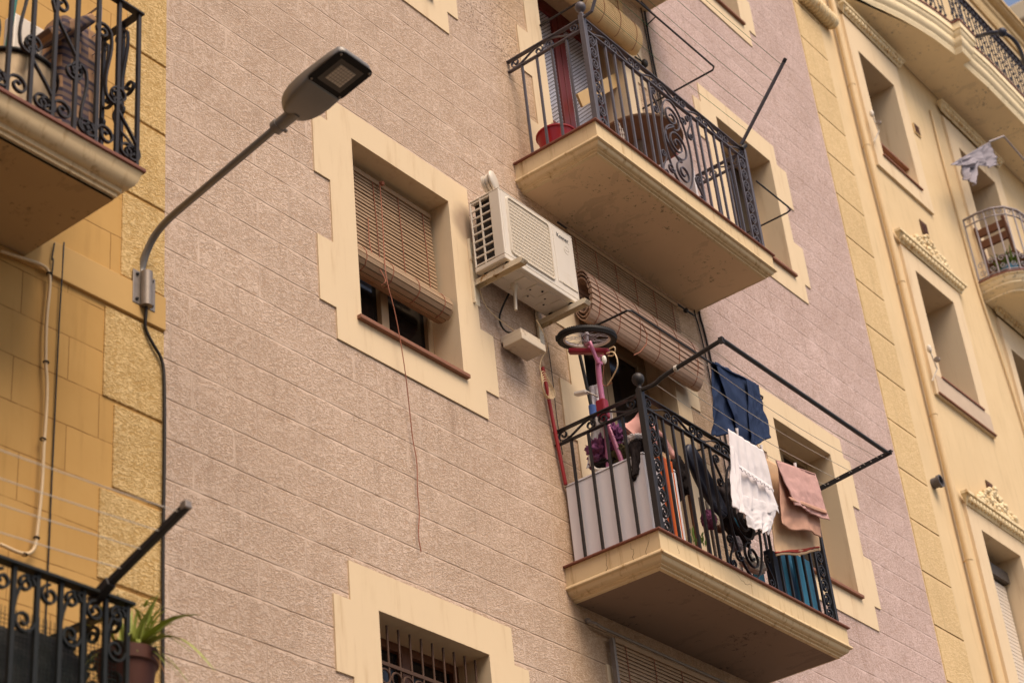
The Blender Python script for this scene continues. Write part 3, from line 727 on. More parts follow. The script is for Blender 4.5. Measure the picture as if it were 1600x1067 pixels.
def cornice(x0, x1, z, depth=.10, beads=True):
    m = MB(); out = [(x0, -.028), (x0, -depth), (x1, -depth), (x1, -.028)]
    m = slab_mesh(out, z, [(0,0),(0,-.03),(.012,-.036),(.02,-.05),(.035,-.062),(.038,-.075),(.055,-.10),(.06,-.12)])
    n = int((x1-x0)/.075)
    for i in range(n):
        xc_ = x0+.06+(x1-x0-.12)*(i+.5)/n; m.ball((xc_, -depth+.028, z-.07), .026, 8, (1,1,1.25))
    return m.build('cornice', M['stone'], right, smooth=True)
cornice(15.58, 17.06, 15.62); cornice(15.60, 17.16, 12.47); cornice(15.66, 17.2, 9.42); cornice(18.0, 19.75, 15.60); cornice(18.02, 19.8, 12.66)
def crest(xc, z, wd, ht, seed):
    rnd = random.Random(seed); m = MB()
    m.ball((xc, -.045, z+ht*.42), ht*.22, 12, (1.0,.6,1.3))
    for k in range(230):
        t = rnd.uniform(-1, 1); hmax = ht*((1-abs(t))**.8)*1.15+.02
        m.ball((xc+t*wd*.52, -.03-rnd.random()*.04, z+rnd.random()*hmax), rnd.uniform(.014,.034), 6, (1.3,.8,1))
    for k in range(9):
        a = math.pi*k/8; m.ball((xc+.13*math.cos(a), -.06, z+ht*.42+.13*math.sin(a)), .028, 6, (1,.8,1.2))
    for s_ in (-1, 1):
        for r0, cx in ((.085,.20),(.06,.42),(.045,.58)):
            m.tube([(xc+s_*(wd/2*cx*1.2+0)+a, -.055, z+.07+b) for a, b in spiral(0, 0, r0, .012, 0, 1.3*s_, 22)], .013, 6)
    return m.build('carved_crest', M['stone'], right, smooth='all')
crest(16.42, 12.47, .95, .26, 1); crest(16.48, 9.42, .95, .26, 2)
# grey panel and sills under the small windows
MB().box(15.85, 16.66, .10, .14, 13.60, 13.87).build('sill_panel', M['greypanel'], right)
MB().box(15.82, 16.70, .04, .16, 13.87, 13.90).build('sill', M['sill'], right, bevel=.004)
MB().box(15.80, 16.72, -.05, .05, 13.555, 13.575).build('sill', M['sill'], right, bevel=.004)
MB().box(15.74, 17.0, -.036, .0, 10.55, 10.775).build('sill_panel', M['greypanel'], right, bevel=.003)
MB().box(15.90, 16.86, -.05, .1, 10.775, 10.80).build('sill', M['sill'], right, bevel=.004)
MB().box(15.72, 17.02, -.05, -.0, 10.53, 10.55).build('sill', M['sill'], right, bevel=.004)
# roller box and shutter in the lowest window
MB().box(15.98, 16.83, .14, .26, 8.86, 8.98).build('shutter_box', M['acdark'], right)
sh = MB()
for i in range(40): sh.box(16.0, 16.81, .19, .21, 7.2+.041*i, 7.2+.041*i+.036)
sh.build('shutter', M['shutter'], right, bevel=.003)
# rounded cornice fragment high on the corner strip
m = MB(); m.tube([(14.50+.1*i, -.06, 15.03) for i in range(8)], .075, 14)
for i in range(11): m.torus((14.53+.06*i, -.06, 15.03), .078, .016, (1,0,0), 16, 6)
m.build('moulded_bracket', M['stone'], right, smooth='all')
# big curved balcony above
O = [(15.05, 0)] + [(15.05+2.4*t, -.13-.52*math.sin(t*math.pi/2)**.9) for t in [i/14 for i in range(1, 15)]]
O = [(15.15, -.003), (15.35,-.09), (15.6,-.18), (15.9,-.29), (16.2,-.395), (16.5,-.48), (16.8,-.545), (17.1,-.60), (17.46,-.64), (17.46,-.74), (17.90,-.74), (17.90,-.64), (18.4,-.665), (19.2,-.67), (20.2,-.67), (20.2,-.77), (20.7,-.77), (20.7,-.66), (22.0,-.5), (22.8,-.25), (23.2,-.003)]
P_ = [(0.012,-.025),(.012,-.12),(.028,-.13),(.028,-.16),(.04,-.18),(.055,-.20),(.05,-.24),(.055,-.27),(.07,-.30),(.09,-.32),(.09,-.36),(.105,-.38),(.105,-.40)]
bb = slab_mesh(O, 16.15, P_, bottom=True).build('balcony', M['soffitR'], right, smooth=True); bb['label'] = 'large curved balcony with a deep moulded cornice'
slab_mesh(O, 16.15, [(0,0),(0,-.024)]).build('tile_edge', M['tile'], bb)
rp = offset_path(O, .07)[1:-1]
# resample the path
def resample(P, step):
    out = []; acc = 0
    for i in range(len(P)-1):
        a = Vector(P[i]); b = Vector(P[i+1]); L = (b-a).length; t = acc
        while t < L: out.append(a.lerp(b, t/L)); t += step
        acc = t - L
    return out
rs = resample(rp, .105)
BI = M['blueiron']
MB().strip([(p[0], p[1], 17.08) for p in rp], (0,0,1), .014, .045).strip([(p[0], p[1], 16.98) for p in rp], (0,0,1), .010, .03).strip([(p[0], p[1], 16.22) for p in rp], (0,0,1), .010, .03).build('top_rail', BI, bb)
for i, p in enumerate(rs[:62]):
    m = MB().tube([(p.x, p.y, 16.15), (p.x, p.y, 17.07)], .008, 6)
    for zz_ in (16.32, 16.6, 16.88): m.ball((p.x, p.y, zz_), .02, 8)
    if i % 2 == 0:
        m.tube([(p.x+a, p.y-.005, 16.42+b) for a, b in spiral(.05, 0, .045, .01, math.pi, 1.3, 14)], .005, 5)
        m.tube([(p.x+a, p.y-.005, 16.75+b) for a, b in spiral(.05, 0, .045, .01, math.pi, -1.3, 14)], .005, 5)
    m.build('baluster', BI, bb)
# small bowed balcony
O2 = [(17.76, -.003), (17.745,-.20), (17.77,-.38), (17.86,-.52), (18.05,-.61), (18.4,-.65), (18.85,-.665), (19.3,-.65), (19.65,-.61), (19.84,-.52), (19.93,-.38), (19.95,-.2), (19.94,-.003)]
sb = slab_mesh(O2, 12.82, [(.008,-.02),(.008,-.035),(.03,-.05),(.04,-.09),(.06,-.11),(.06,-.13),(.09,-.16),(.13,-.19),(.13,-.21)]).build('balcony', M['soffitR'], right, smooth=True); sb['label'] = 'small bowed balcony with white railing'
slab_mesh(O2, 12.82, [(0,0),(0,-.02)]).build('tile_edge', M['tile'], sb)
rp = offset_path(O2, .04); rp[0] = (rp[0][0], -.03); WI = M['whiteiron']
MB().strip([(p[0], p[1], 13.70) for p in rp], (0,0,1), .012, .035).strip([(p[0], p[1], 13.60) for p in rp], (0,0,1), .008, .02).strip([(p[0], p[1], 12.86) for p in rp], (0,0,1), .008, .02).build('top_rail', WI, sb)
rs = resample(rp, .125)
for i, p in enumerate(rs):
    MB().tube([(p.x, p.y, 12.82), (p.x, p.y, 13.70)], .010, 6).build('baluster', WI, sb)
m = MB()
for i in range(len(rs)-1):
    a, b = rs[i], rs[i+1]; d = (b-a).normalized(); c = (a+b)/2
    for zz_, rr, tn in ((13.03, .045, 1.4), (12.93, .04, -1.4), (13.65, .03, 1.2)):
        m.tube([(c.x+d.x*u, c.y+d.y*u-.003, zz_+v) for u, v in spiral(0, 0, rr, .008, 0, tn, 16)], .005, 5)
m.build('scroll_panel', WI, sb)

# unseen block added across the street to shade the left of the facade
opp = thing('apartment_building', (-12, -11, 0), 'unseen ochre apartment block added behind the viewer to shade the left facade', 'building')
ow = [(-30+2.6*i, -28.9+2.6*i, z, z+1.7) for i in range(12) for z in (1.0, 4.2, 7.4, 10.6)]
MB().cells([(-32, 2.5, 0, 15.5)], ow, -11.0, -11.3, back=True).build('wall', M['facade'], opp)
for a, b, c, d in ow: MB().box(a, b, -11.22, -11.18, c, d).build('window', M['glass'], opp)

# far building past the corner
far = thing('apartment_building', (36, 0, 0), 'pale far building glimpsed at the top right corner', 'building')
MB().box(31, 46, -2.6, 8, 0, 26.75).build('wall', M['pale'], far)
MB().box(30.6, 30.998, -2.7, 8, 26.3, 26.75).box(30.8, 30.998, -2.7, 8, 24.9, 25.1).build('cornice', M['cream'], far, bevel=.03)
for i in range(7):
    for z_ in (18.6, 22.0):
        MB().box(30.93, 30.998, -1.9+1.5*i, -1.1+1.5*i, z_, z_+2.0).build('window', M['glass'], far)

# ------------------------------------------------------------------ objects
from mathutils import noise as mn
def single(o, label, cat, group=None): return tag(o, label, cat, group)

# ---- street lamp on the left building
LX = 5.335
lamp = thing('street_lamp', (LX, 0, 6.95), 'grey street lamp with flat LED head on a long curved arm', 'street lamp')
m = MB().box(LX-.075, LX-.022, -.020, -.0105, 6.86, 7.06).box(LX+.022, LX+.075, -.020, -.0105, 6.86, 7.06)
m.build('wall_plate', M['galv'], lamp, bevel=.003)
m = MB().tube([(LX, -.036, 6.855), (LX, -.036, 7.06)], .031, 16).build('socket', M['galv'], lamp, smooth=True)
m = MB()
for dx in (-.05, .05):
    for z in (6.885, 7.035): m.lathe((LX+dx, -.0205, z), [(.009,0),(.009,-.006),(.004,-.007),(.004,-.012)][::1], 8, axis=(0,1,0))
m.build('bolt', M['iron'], lamp)
pp = [Vector((LX, -.036, 6.95)), Vector((LX, -.036, 7.02))] + [XP(x, y, LX) for x, y in ((220,428),(223,412),(229,393),(241,368),(262,343),(300,311),(380,243),(432,199))]
# smooth the arm
def smooth_path(P, it=2):
    for _ in range(it):
        Q = [P[0]]
        for a, b in zip(P, P[1:]): Q += [a*.75+b*.25, a*.25+b*.75]
        Q.append(P[-1]); P = Q
    return P
MB().tube(smooth_path(pp, 2), .0195, 16).build('arm', M['lampgrey'], lamp, smooth=True)
c0 = XP(432, 199, LX); c1 = XP(462, 175, LX); ax = (c1-c0).normalized()
MB().tube([c0-ax*.015, c0+ax*.135], .034, 20).tube([c0-ax*.012, c0+ax*.02], .038, 20).build('collar', M['lampgrey'], lamp, smooth=True)
MB().tube([c0+ax*.02+Vector((.03,0,-.01)), c0+ax*.02+Vector((.05,0,-.014))], .010, 8).build('bolt', M['galv'], lamp)
hd = Vector((0, ax.y, ax.z+.02)).normalized()
LT = R(9.5)
F_ = Vector((0, -math.cos(LT), math.sin(LT))); U_ = Vector((0, math.sin(LT), math.cos(LT))); X_ = Vector((1, 0, 0))
hb = c0 + ax*.095 + Vector((-.004, 0, .024))
# head body: loft of rounded sections along F_
def sect(s, wd, up, dn, n=28):
    P = []
    for k in range(n):
        a = 2*math.pi*k/n; ca, sa = math.cos(a), math.sin(a)
        ex = .26
        x = math.copysign(abs(ca)**ex, ca)*wd; z = math.copysign(abs(sa)**.42, sa)*(up if sa > 0 else dn)
        P.append(hb + F_*s + X_*x + U_*z)
    return P
secs = [(.0,.050,.030,.030),(.006,.062,.040,.040),(.03,.082,.048,.050),(.07,.102,.052,.056),(.12,.117,.052,.058),(.19,.126,.050,.052),(.262,.130,.046,.040),(.275,.130,.045,.024),(.36,.130,.040,.022),(.44,.128,.036,.022),(.505,.122,.032,.022),(.525,.108,.022,.018),(.532,.085,.010,.010)]
V = []; Fc = []; n = 28
secs = [(a*.87, b*.92, c*.95, d*.95) for a, b, c, d in secs]
for s_ in secs: V += sect(*s_)
for i in range(len(secs)-1):
    for k in range(n): Fc.append((i*n+k, i*n+(k+1)%n, (i+1)*n+(k+1)%n, (i+1)*n+k))
Fc.append(tuple(range(n-1,-1,-1))); Fc.append(tuple((len(secs)-1)*n+k for k in range(n)))
MB().add(V, Fc).build('lamp_head', M['lampgrey'], lamp, smooth=True)
def rrect(cx, cy, hx, hy, r, k=6):
    P = []
    for sx, sy, a0 in ((1,1,0),(-1,1,90),(-1,-1,180),(1,-1,270)):
        for i in range(k+1):
            a = R(a0+90*i/k); P.append((cx+sx*(hx-r)+r*math.cos(a), cy+sy*(hy-r)+r*math.sin(a)))
    return P
def plate(P, z0, z1):
    n = len(P); V = [hb + F_*b + X_*a + U_*z0 for a, b in P] + [hb + F_*b + X_*a + U_*z1 for a, b in P]
    return MB().add(V, [tuple(range(n)), tuple(range(2*n-1, n-1, -1))] + [(i, (i+1)%n, n+(i+1)%n, n+i) for i in range(n)])
gl = newmat('lamp_black_glass'); gm = gl[0]; gl[2].inputs['Base Color'].default_value = (.010,.010,.012,1); gl[2].inputs['Roughness'].default_value = .35; gl[2].inputs['Specular IOR Level'].default_value = .1
plate(rrect(0, .345, .117, .118, .028), -.024, -.030).build('lens_frame', gm, lamp, bevel=.001)
ld = mat('led_board', S((150,144,138)), .5, var=.1); ld2 = mat('led_recess', S((70,66,64)), .5)
plate(rrect(0, .345, .080, .082, .004), -.0300, -.0312).build('lens', ld2, lamp)
plate(rrect(0, .345, .054, .055, .003), -.0312, -.0322).build('led_board', ld, lamp)
m = MB(); lm = mat('led_chip', S((196,188,180)), .35)
for i in range(6):
    for j in range(6):
        p = hb + F_*(.345-.045+.018*j) + X_*(-.0435+.0174*i) - U_*.0335
        m.obox(p, X_, F_, U_, .0062, .0068, .0016)
m.build('led_chip', lm, lamp)
for a in (-.100, .100):
    for b in (.245, .445): MB().ball(hb + F_*b + X_*a - U_*.031, .007, 8).build('screw', M['galv'], lamp)
MB().obox(hb + F_*(-.012) - U_*.036, X_, F_, U_, .020, .030, .014).build('hinge', M['galv'], lamp, bevel=.004)

# ---- blinds
def blind(name_loc, label, x0, x1, yf, ztop, zflat, roll, pitch, mt, mr, cords, group='slatted roll-up blinds', yb=None, gap=.0105, rp=.034):
    t = thing('roller_blind', name_loc, label, 'blind', group)
    yb = yf if yb is None else yb
    s = MB(); z = ztop; 
    MB().box(x0, x1, yf-.012, yf+.012, ztop, ztop+.035).build('head_rail', M[mt], t, bevel=.003)
    while z - pitch > zflat:
        f = (ztop-z)/(ztop-zflat); y = yf + (yb-yf)*f + random.uniform(-.001, .001); dz = random.uniform(-.0012, .0012)
        s.obox(((x0+x1)/2 + random.uniform(-.004,.004), y, z - pitch/2 + dz), Vector((1,0,random.uniform(-.002,.002))).normalized(), Vector((0,1,-.12)).normalized(), Vector((0,.12,1)).normalized(), (x1-x0)/2, .0030, (pitch-gap)/2)
        z -= pitch
    s.build('slats', M[mt], t)
    if roll:
        cy, cz, ry, rz = roll; q_ = MB()
        for L_ in (1.0, .86, .70):
            n = int(2*math.pi*math.sqrt((ry*ry+rz*rz)/2)*L_/rp)
            for i in range(n):
                a = 2*math.pi*i/n; tt = Vector((0, -ry*math.sin(a), rz*math.cos(a))).normalized(); nn = Vector((0, tt.z, -tt.y))
                q_.obox(((x0+x1)/2 + random.uniform(-.006,.006), cy+ry*L_*math.cos(a), cz+rz*L_*math.sin(a)), Vector((1,0,0)), nn, tt, (x1-x0)/2, .003, (rp-.0035)/2)
        q_.build('rolled_slats', M[mr], t)
    c = MB()
    for k in range(cords):
        x = x0 + (x1-x0)*(k+.35)/(cords-.3)
        P = [(x, yf-.008, ztop+.03), (x+.004, (yf+yb)/2-.009, (ztop+zflat)/2), (x, yb-.009, zflat)]
        if roll:
            for i in range(0, 13):
                a = math.pi/2 + math.pi*i/12; P.append((x+random.uniform(-.004,.004), cy+(ry+.006)*math.cos(a), cz+(rz+.006)*math.sin(a)))
        c.tube(P, .0028, 5)
    c.build('cord', M['rope'], t)
    return t
bl = blind((7.48, .13, 8.8), 'tan wooden slat blind half rolled in the window left of the air conditioner', 7.035, 7.935, .135, 8.80, 8.15, (.088, 8.055, .082, .085), .0285, 'slat', 'slat', 4, yb=.115)
# the long cord hanging from it
cp = [YP(593,285,.10), YP(597,330,.085), YP(600,395,.03), YP(603,436,-.055), YP(617,485,-.06), YP(627,540,-.06), YP(634,586,-.06), YP(640,640,-.03), YP(645,690,-.02), YP(652,720,-.02), YP(652,770,-.02), YP(656,800,-.02), YP(653,835,-.02), YP(658,862,-.02)]
MB().tube(smooth_path(cp, 2), .0034, 6).ball(YP(597,287,.09), .018, 8).build('pull_cord', M['rope'], bl)
MB().tube(smooth_path([YP(575,340,.11), YP(578,395,.08), YP(598,428,.0), YP(604,440,-.05), YP(596,446,-.02)], 2), .0034, 6).build('pull_cord', M['rope'], bl)
bl = blind((10.0, -.05, 9.3), 'long wooden blind with a fat roll above the cluttered balcony', 9.30, 10.727, -.04, 9.285, 8.95, (-.100, 8.72, .085, .205), .0265, 'slat', 'slatpink', 6, gap=.013)
MB().tube([(9.2, -.04, 9.325), (10.98, -.04, 9.325)], .008, 8).ball((10.86, -.04, 9.32), .022, 8).build('rod', M['iron'], bl)
MB().tube([YP(x, y, -.21) for x, y in ((1003,505),(1011,523),(1010,538),(1000,550),(990,555))], .004, 6).build('pull_cord', M['rope'], bl)
bl = blind((10.0, -.05, 12.4), 'yellow bamboo blind rolled above the upper balcony door', 9.30, 10.63, -.04, 12.42, 12.1, (-.10, 11.90, .085, .16), .022, 'bamboo', 'bamboo', 6, gap=.004, rp=.016)
bl = blind((10.0, -.05, 6.1), 'dark weathered slat blind hanging under the lower balcony', 9.225, 10.72, -.045, 6.10, 5.50, (-.10, 5.36, .08, .15), .0265, 'slat', 'slat', 5, gap=.008)
MB().tube([(9.00, -.03, 6.18), (9.02, -.06, 6.165), (9.10, -.06, 6.155), (10.75, -.06, 6.15)], .010, 8).ball((9.0, -.02, 6.19), .02, 8).box(9.19, 9.215, -.06, -.03, 5.3, 6.12).build('rod', M['galv'], bl)

# ---- window grille of the lowest window
gr = thing('window_grille', (7.5, .03, 5.0), 'rusty iron grille with a row of rings in the lowest window', 'window grille')
RI = mat('rusty_iron', S((84,60,46)), .6, .3, var=.35, vscale=18, bmp=.2, bscale=90)
for za_ in (5.43, 5.26, 4.45): MB().box(7.026, 7.972, .055, .07, za_, za_+.022).build('rail', RI, gr, bevel=.002)
for i in range(10):
    x = 7.07 + .0945*i
    MB().tube([(x, .063, 4.42), (x, .063, 5.67)], .0065, 8).build('bar', RI, gr)
m = MB()
for i in range(10):
    m.torus((7.07+.0945*(i+.5) - .0, .052, 5.365), .040, .006, (0,1,0), 24, 6)
m.build('rings', RI, gr)

# ---- air conditioner
ac = thing('air_conditioner', (8.52, -.19, 8.33), 'white air conditioner outdoor unit with side louvres on rusty brackets', 'air conditioner')
x0, x1, yf, yb, z0, z1 = 8.118, 8.932, -.312, -.062, 8.362, 8.928
W = M['acwhite']
m = MB(); m.box(x0, x1, yf, yb, z1-.012, z1).box(x0, x1, yf, yb, z0, z0+.035)             # top, base tray
m.box(x1-.012, x1, yf+.0, yb, z0+.035, z1-.012).box(x0+.02, x1-.012, yf, yf+.012, z0+.035, z1-.012)  # right side, front
m.box(x0, x0+.02, yf, -.228, z0+.035, z1-.012)                                            # solid front part of left side
m.box(x0, x0+.012, -.076, yb, z0+.035, z1-.012)
m.build('casing', W, ac, bevel=.009)
m = MB()
m.box(x0+.001, x0+.010, -.158, -.146, z0+.036, z1-.013)
nz = 8; zs = [z0+.05+(z1-z0-.075)*i/nz for i in range(nz+1)]
for z in zs: m.box(x0+.002, x0+.012, -.2275, -.0765, z-.0055, z+.0055)
m.build('side_louvre', W, ac, bevel=.001)
m = MB(); 
for i in range(60): m.box(x0+.04, x0+.10, -.222+.0024*i, -.2212+.0024*i, z0+.04, z1-.02)
m.box(x0+.10, x0+.11, -.226, -.078, z0+.036, z1-.013); m.build('cooling_fins', M['acdark'], ac)
gx0, gx1, gz0, gz1 = 8.185, 8.665, 8.425, 8.895
def rr_xz(x0, x1, z0, z1, r, y, k=5):
    return [(p[0], y, p[1]) for p in rrect((x0+x1)/2, (z0+z1)/2, (x1-x0)/2, (z1-z0)/2, r, k)]
P0 = rr_xz(gx0, gx1, gz0, gz1, .03, yf-.0005); P1 = rr_xz(gx0+.006, gx1-.006, gz0+.006, gz1-.006, .03, yf-.010); P2 = rr_xz(gx0+.016, gx1-.016, gz0+.016, gz1-.016, .025, yf-.010); P3 = rr_xz(gx0+.018, gx1-.018, gz0+.018, gz1-.018, .025, yf-.002)
n = len(P0); MB().add(P0+P1+P2+P3, [(k*n+i, k*n+(i+1)%n, (k+1)*n+(i+1)%n, (k+1)*n+i) for k in range(3) for i in range(n)] + [tuple(3*n+i for i in range(n))]).build('fan_grille', M['acgrille'], ac, smooth=True)
m = MB()
for i in range(1, 27):
    x = gx0+.018+(gx1-gx0-.036)*i/27; m.box(x-.0022, x+.0022, yf-.0045, yf-.002, gz0+.018, gz1-.018)
for i in range(1, 15):
    z = gz0+.018+(gz1-gz0-.036)*i/15; m.box(gx0+.018, gx1-.018, yf-.0055, yf-.0035, z-.0022, z+.0022)
m.build('grille_wires', M['acgrille'], ac)
MB().box(8.70, x1-.012, yf-.003, yf, z0+.09, z1-.03).build('side_panel', W, ac, bevel=.002)
MB().box(8.715, 8.75, yf-.0045, yf-.003, 8.46, 8.464).box(8.75, x1-.02, yf-.006, yf-.003, 8.455, 8.467).build('handle', M['acgrille'], ac)
def text(s_, loc, size, rot, mt, parent, name, ext=.001, sx=1.0, off=0):
    cu = bpy.data.curves.new(name, 'FONT'); cu.body = s_; cu.size = size; cu.extrude = ext; cu.offset = off
    to = bpy.data.objects.new(name, cu); COL.objects.link(to); bpy.context.view_layer.update()
    me = bpy.data.meshes.new_from_object(to.evaluated_get(bpy.context.evaluated_depsgraph_get())); bpy.data.objects.remove(to)
    o = bpy.data.objects.new(name, me); COL.objects.link(o); me.materials.clear(); me.materials.append(M[mt]); o.scale = (sx, 1, 1)
    o.rotation_euler = rot; o.location = loc
    if parent is not None: o.parent = parent; o.location = Vector(loc) - Vector(parent.location)
    return o
text('Kosner', (8.738, yf-.0045, 8.836), .050, (R(90), 0, 0), 'ink', ac, 'lettering', .0006, .92, 0).data.name = 'lettering'
MB().box(8.80, 8.88, yf-.0042, yf-.003, 8.829, 8.832).build('fine_print', M['acgrille'], ac)
MB().torus((8.84, yf-.0035, 8.765), .03, .0012, (0,1,0), 24, 5).box(8.815, 8.865, yf-.0045, yf-.003, 8.762, 8.766).build('embossed_badge', M['acgrille'], ac)
m = MB()   # embossed underside
m.box(x0+.03, x1-.03, yf+.03, yb-.03, z0-.004, z0)
for i in range(5): m.box(8.24+.13*i, 8.32+.13*i, -.27, -.18, z0-.010, z0-.004)
for i in range(4): m.box(8.28+.14*i, 8.34+.14*i, -.16, -.10, z0-.009, z0-.004)
m.build('base_pan', W, ac, bevel=.003)
m = MB()
for a, b in ((8.57,-.14),(8.68,-.2),(8.60,-.24),(8.73,-.15),(8.52,-.2)): m.lathe((a, b, z0-.0105), [(.008,0),(.008,.004)], 12)
m.build('drain_hole', M['black'], ac)
MB().lathe((8.40, -.16, z0-.004), [(.012,-.05),(.014,-.045),(.022,-.035),(.026,-.02),(.026,0)], 16).tube([(8.40,-.16,z0-.04), (8.40,-.15,z0-.20)], .011, 10).build('drain_spout', M['acgrille'], ac, smooth=True)
for xb in (8.175, 8.865):
    m = MB()
    m.box(xb-.028, xb+.028, -.405, -.012, z0-.028, z0-.024).box(xb-.028, xb-.024, -.405, -.012, z0-.065, z0-.028).box(xb+.024, xb+.028, -.405, -.012, z0-.065, z0-.028)
    m.add([(xb-.0285,-.405,z0-.024),(xb+.0285,-.405,z0-.024),(xb+.0285,-.425,z0-.045),(xb-.0285,-.425,z0-.045),(xb+.0285,-.405,z0-.066),(xb-.0285,-.405,z0-.066)], [(0,3,2,1),(3,5,4,2),(0,5,3),(1,2,4)])
    m.box(xb-.030, xb+.030, -.012, -.0105 if xb < 8.2 else -.001, z0-.20, z0+.30)
    m.box(xb-.045, xb-.030, -.030, -.0105, z0-.20, z0+.30)
    m.build('bracket', M['bracket'], ac, bevel=.002)
    m = MB()
    for y in (-.28, -.11): m.lathe((xb, y, z0-.024), [(.018,0),(.018,.024)], 12)
    m.build('rubber_foot', M['black'], ac)
ca = Vector((.25, -.90, .05)).normalized(); cc = YP(772, 284, -.24)
cl_ = MB().lathe(cc, [(.001,-.075),(.055,-.075),(.062,-.07),(.062,-.055),(.045,-.052),(.045,-.043),(.062,-.04),(.062,-.025),(.045,-.022),(.045,-.014),(.078,-.010),(.080,0),(.074,.008),(.05,.014),(.001,.016)], 28, axis=ca).build('hose_reel', M['acwhite'], None, smooth=True)
single(cl_, 'round white drum with grooved rim lying on top of the air conditioner', 'reel')
single(MB().tube([(8.66,-.2,z1+.008),(8.66,-.25,z1+.03),(8.68,-.25,z1+.01)], .010, 8).ball((8.67,-.23,z1+.018), .02, 8).build('rag', M['black']), 'small black lump on the top edge of the air conditioner', 'rag')

# ---- junction box below it
bl_ = YP(785.9, 543.4, -.03); fl = XP(816.4, 528.7, bl_.x); fr_ = YP(854, 551.6, fl.y)
jb = thing('junction_box', (bl_.x, -.03, bl_.z), 'grey plastic junction box on the wall under the air conditioner', 'junction box')
xa, xb, ya, yb2, za = bl_.x, fr_.x, fl.y, -.03, bl_.z
MB().box(xa, xb, ya, yb2, za, za+.055).build('lid', M['plasticgrey'], jb, bevel=.006)
MB().box(xa+.02, xb-.02, ya+.02, 0, za+.055, za+.10).build('box', M['plasticgrey'], jb, bevel=.005)
m = MB()
for k in range(3): m.lathe((xa+.07+.08*k, ya+.07, za+.10), [(.014,0),(.012,.02),(.008,.025)], 10)
m.build('gland', M['plasticgrey'], jb, smooth=True)
def cable(label, pts, r=.005, mt='cable', grp=None, it=2, n=6):
    return single(MB().tube(smooth_path([Vector(p) for p in pts], it), r, n).build('cable', M[mt], None, smooth='all'), label, 'cable', grp)
cable('dark cable looping from the air conditioner down to the junction box', [(8.50,-.05,8.40),(8.42,-.03,8.25),(8.36,-.03,8.12),(xa+.04,-.04,za+.12),(xa+.07,ya+.07,za+.12)], .007)
cable('thin pale wire sagging left of the drain pipe under the air conditioner', [(8.20,-.02,8.30),(8.24,-.03,8.15),(xa+.10,-.06,za+.16),(xa+.14,ya+.08,za+.12)], .0035, 'cablecream')
cable('cream wire curling from the junction box to the cable coil', [YP(838,500,-.2), YP(850,520,-.18), YP(858,545,-.1), YP(845,560,-.05), YP(843,580,-.05), YP(850,592,-.05)], .0035, 'cablecream')

# ---- red pole and coil of cable
single(MB().tube([YP(848,574,-.03), YP(866,668,-.03), YP(884,757,-.03)], .0125, 10).build('pole', M['redpole'], None, smooth=True), 'red metal pole leaning on the wall beside the lower balcony', 'pole')
m = MB(); c = YP(848, 603, -.05)
for k in range(5):
    m.tube([c + Vector(((.042+.006*k)*math.cos(a*math.pi/8+k), -.02-.006*k, (.105-.010*k)*math.sin(a*math.pi/8+k) - .012*k)) for a in range(17)], .0028, 6)
single(m.build('cable_coil', M['cablecream'], None, smooth='all'), 'small coil of cream cable hung over the red pole', 'cable coil')

# ---- clothes racks
def frame_rack(label, pts, r, mt, grp=None, name='drying_rack'):
    t = thing(name, pts[0], label, 'drying rack', grp); MB().tube(pts, r, 8).build('frame', M[mt], t, smooth=True); return t
pA = Vector((8.895, -.71, 7.515)); pB = Vector((8.90, -1.333, 7.606)); pC = Vector((11.10, -1.315, 7.622)); pD = Vector((11.10, -.752, 7.564))
rk = thing('drying_rack', pA, 'black iron drying rack with tight lines sticking out from the lower balcony', 'drying rack')
m = MB(); m.tube(smooth_path([pA, pA+Vector((.0,-.10,-.005)), pA+Vector((0,-.16,.025)), pB.lerp(pA, .45), pB], 1), .015, 8); m.box(pB.x-.014, pB.x+.014, pB.y-.01, pB.y+.02, pB.z-.02, pB.z+.018)
m.build('arm', M['iron'], rk)
MB().tube([pB, pC], .0155, 10).build('front_bar', M['iron'], rk, smooth=True)
m = MB(); m.beam(pC + Vector((0,-.03,0)), pD, .008, .036).beam(pC + Vector((.014,-.03,.016)), pD+Vector((.014,0,.016)), .034, .005); m.build('arm', M['iron'], rk)
m = MB()
for k in range(6): p = pD.lerp(pC, .12+.16*k) + Vector((-.006,0,0)); m.ball(p, .007, 6)
m.build('hook', M['galv'], rk)
RY = [-.80, -.90, -1.02, -1.13, -1.24]
m = MB()
for y in RY:
    ta = (y-pA.y)/(pB.y-pA.y); tb = (y-pD.y)/(pC.y-pD.y); a = pA.lerp(pB, ta); b = pD.lerp(pC, tb)
    m.tube([a.lerp(b, t/12) - Vector((0,0,.045*math.sin(math.pi*t/12))) for t in range(13)], .0022, 5)
m.build('line', M['line'], rk)
m = MB(); p = pA.lerp(pB, .42)
for k in range(3): m.torus(p+Vector((0,-.008*k,0)), .018, .003, (0,1,.1), 14, 5)
m.build('knot', M['line'], rk)
uA = Vector((8.86, -.71, 10.632)); uB = Vector((8.86, -1.21, 11.20)); uC = Vector((10.985, -1.228, 11.20)); uD = Vector((10.98, -.72, 10.64))
rk = thing('drying_rack', uA, 'two slanting metal arms with green lines above the upper balcony', 'drying rack')
MB().tube([uA, uA+Vector((0,-.07,.012)), uA.lerp(uB, .3), uB], .013, 8).build('arm', M['irongrey'], rk, smooth=True)
MB().beam(uD, uC, .022, .022).build('arm', M['irongrey'], rk, bevel=.002); MB().lathe(uC, [(.016,-.006),(.016,.03)], 10, axis=(uC-uD)).build('end_cap', M['iron'], rk)
m = MB()
for k in range(5):
    t_ = .16+.20*k; a = uA.lerp(uB, t_); b = uD.lerp(uC, t_)
    m.tube([a.lerp(b, t/12) - Vector((0,0,.03*math.sin(math.pi*t/12))) for t in range(13)], .0018, 5)
m.build('line', M['lineg'], rk)
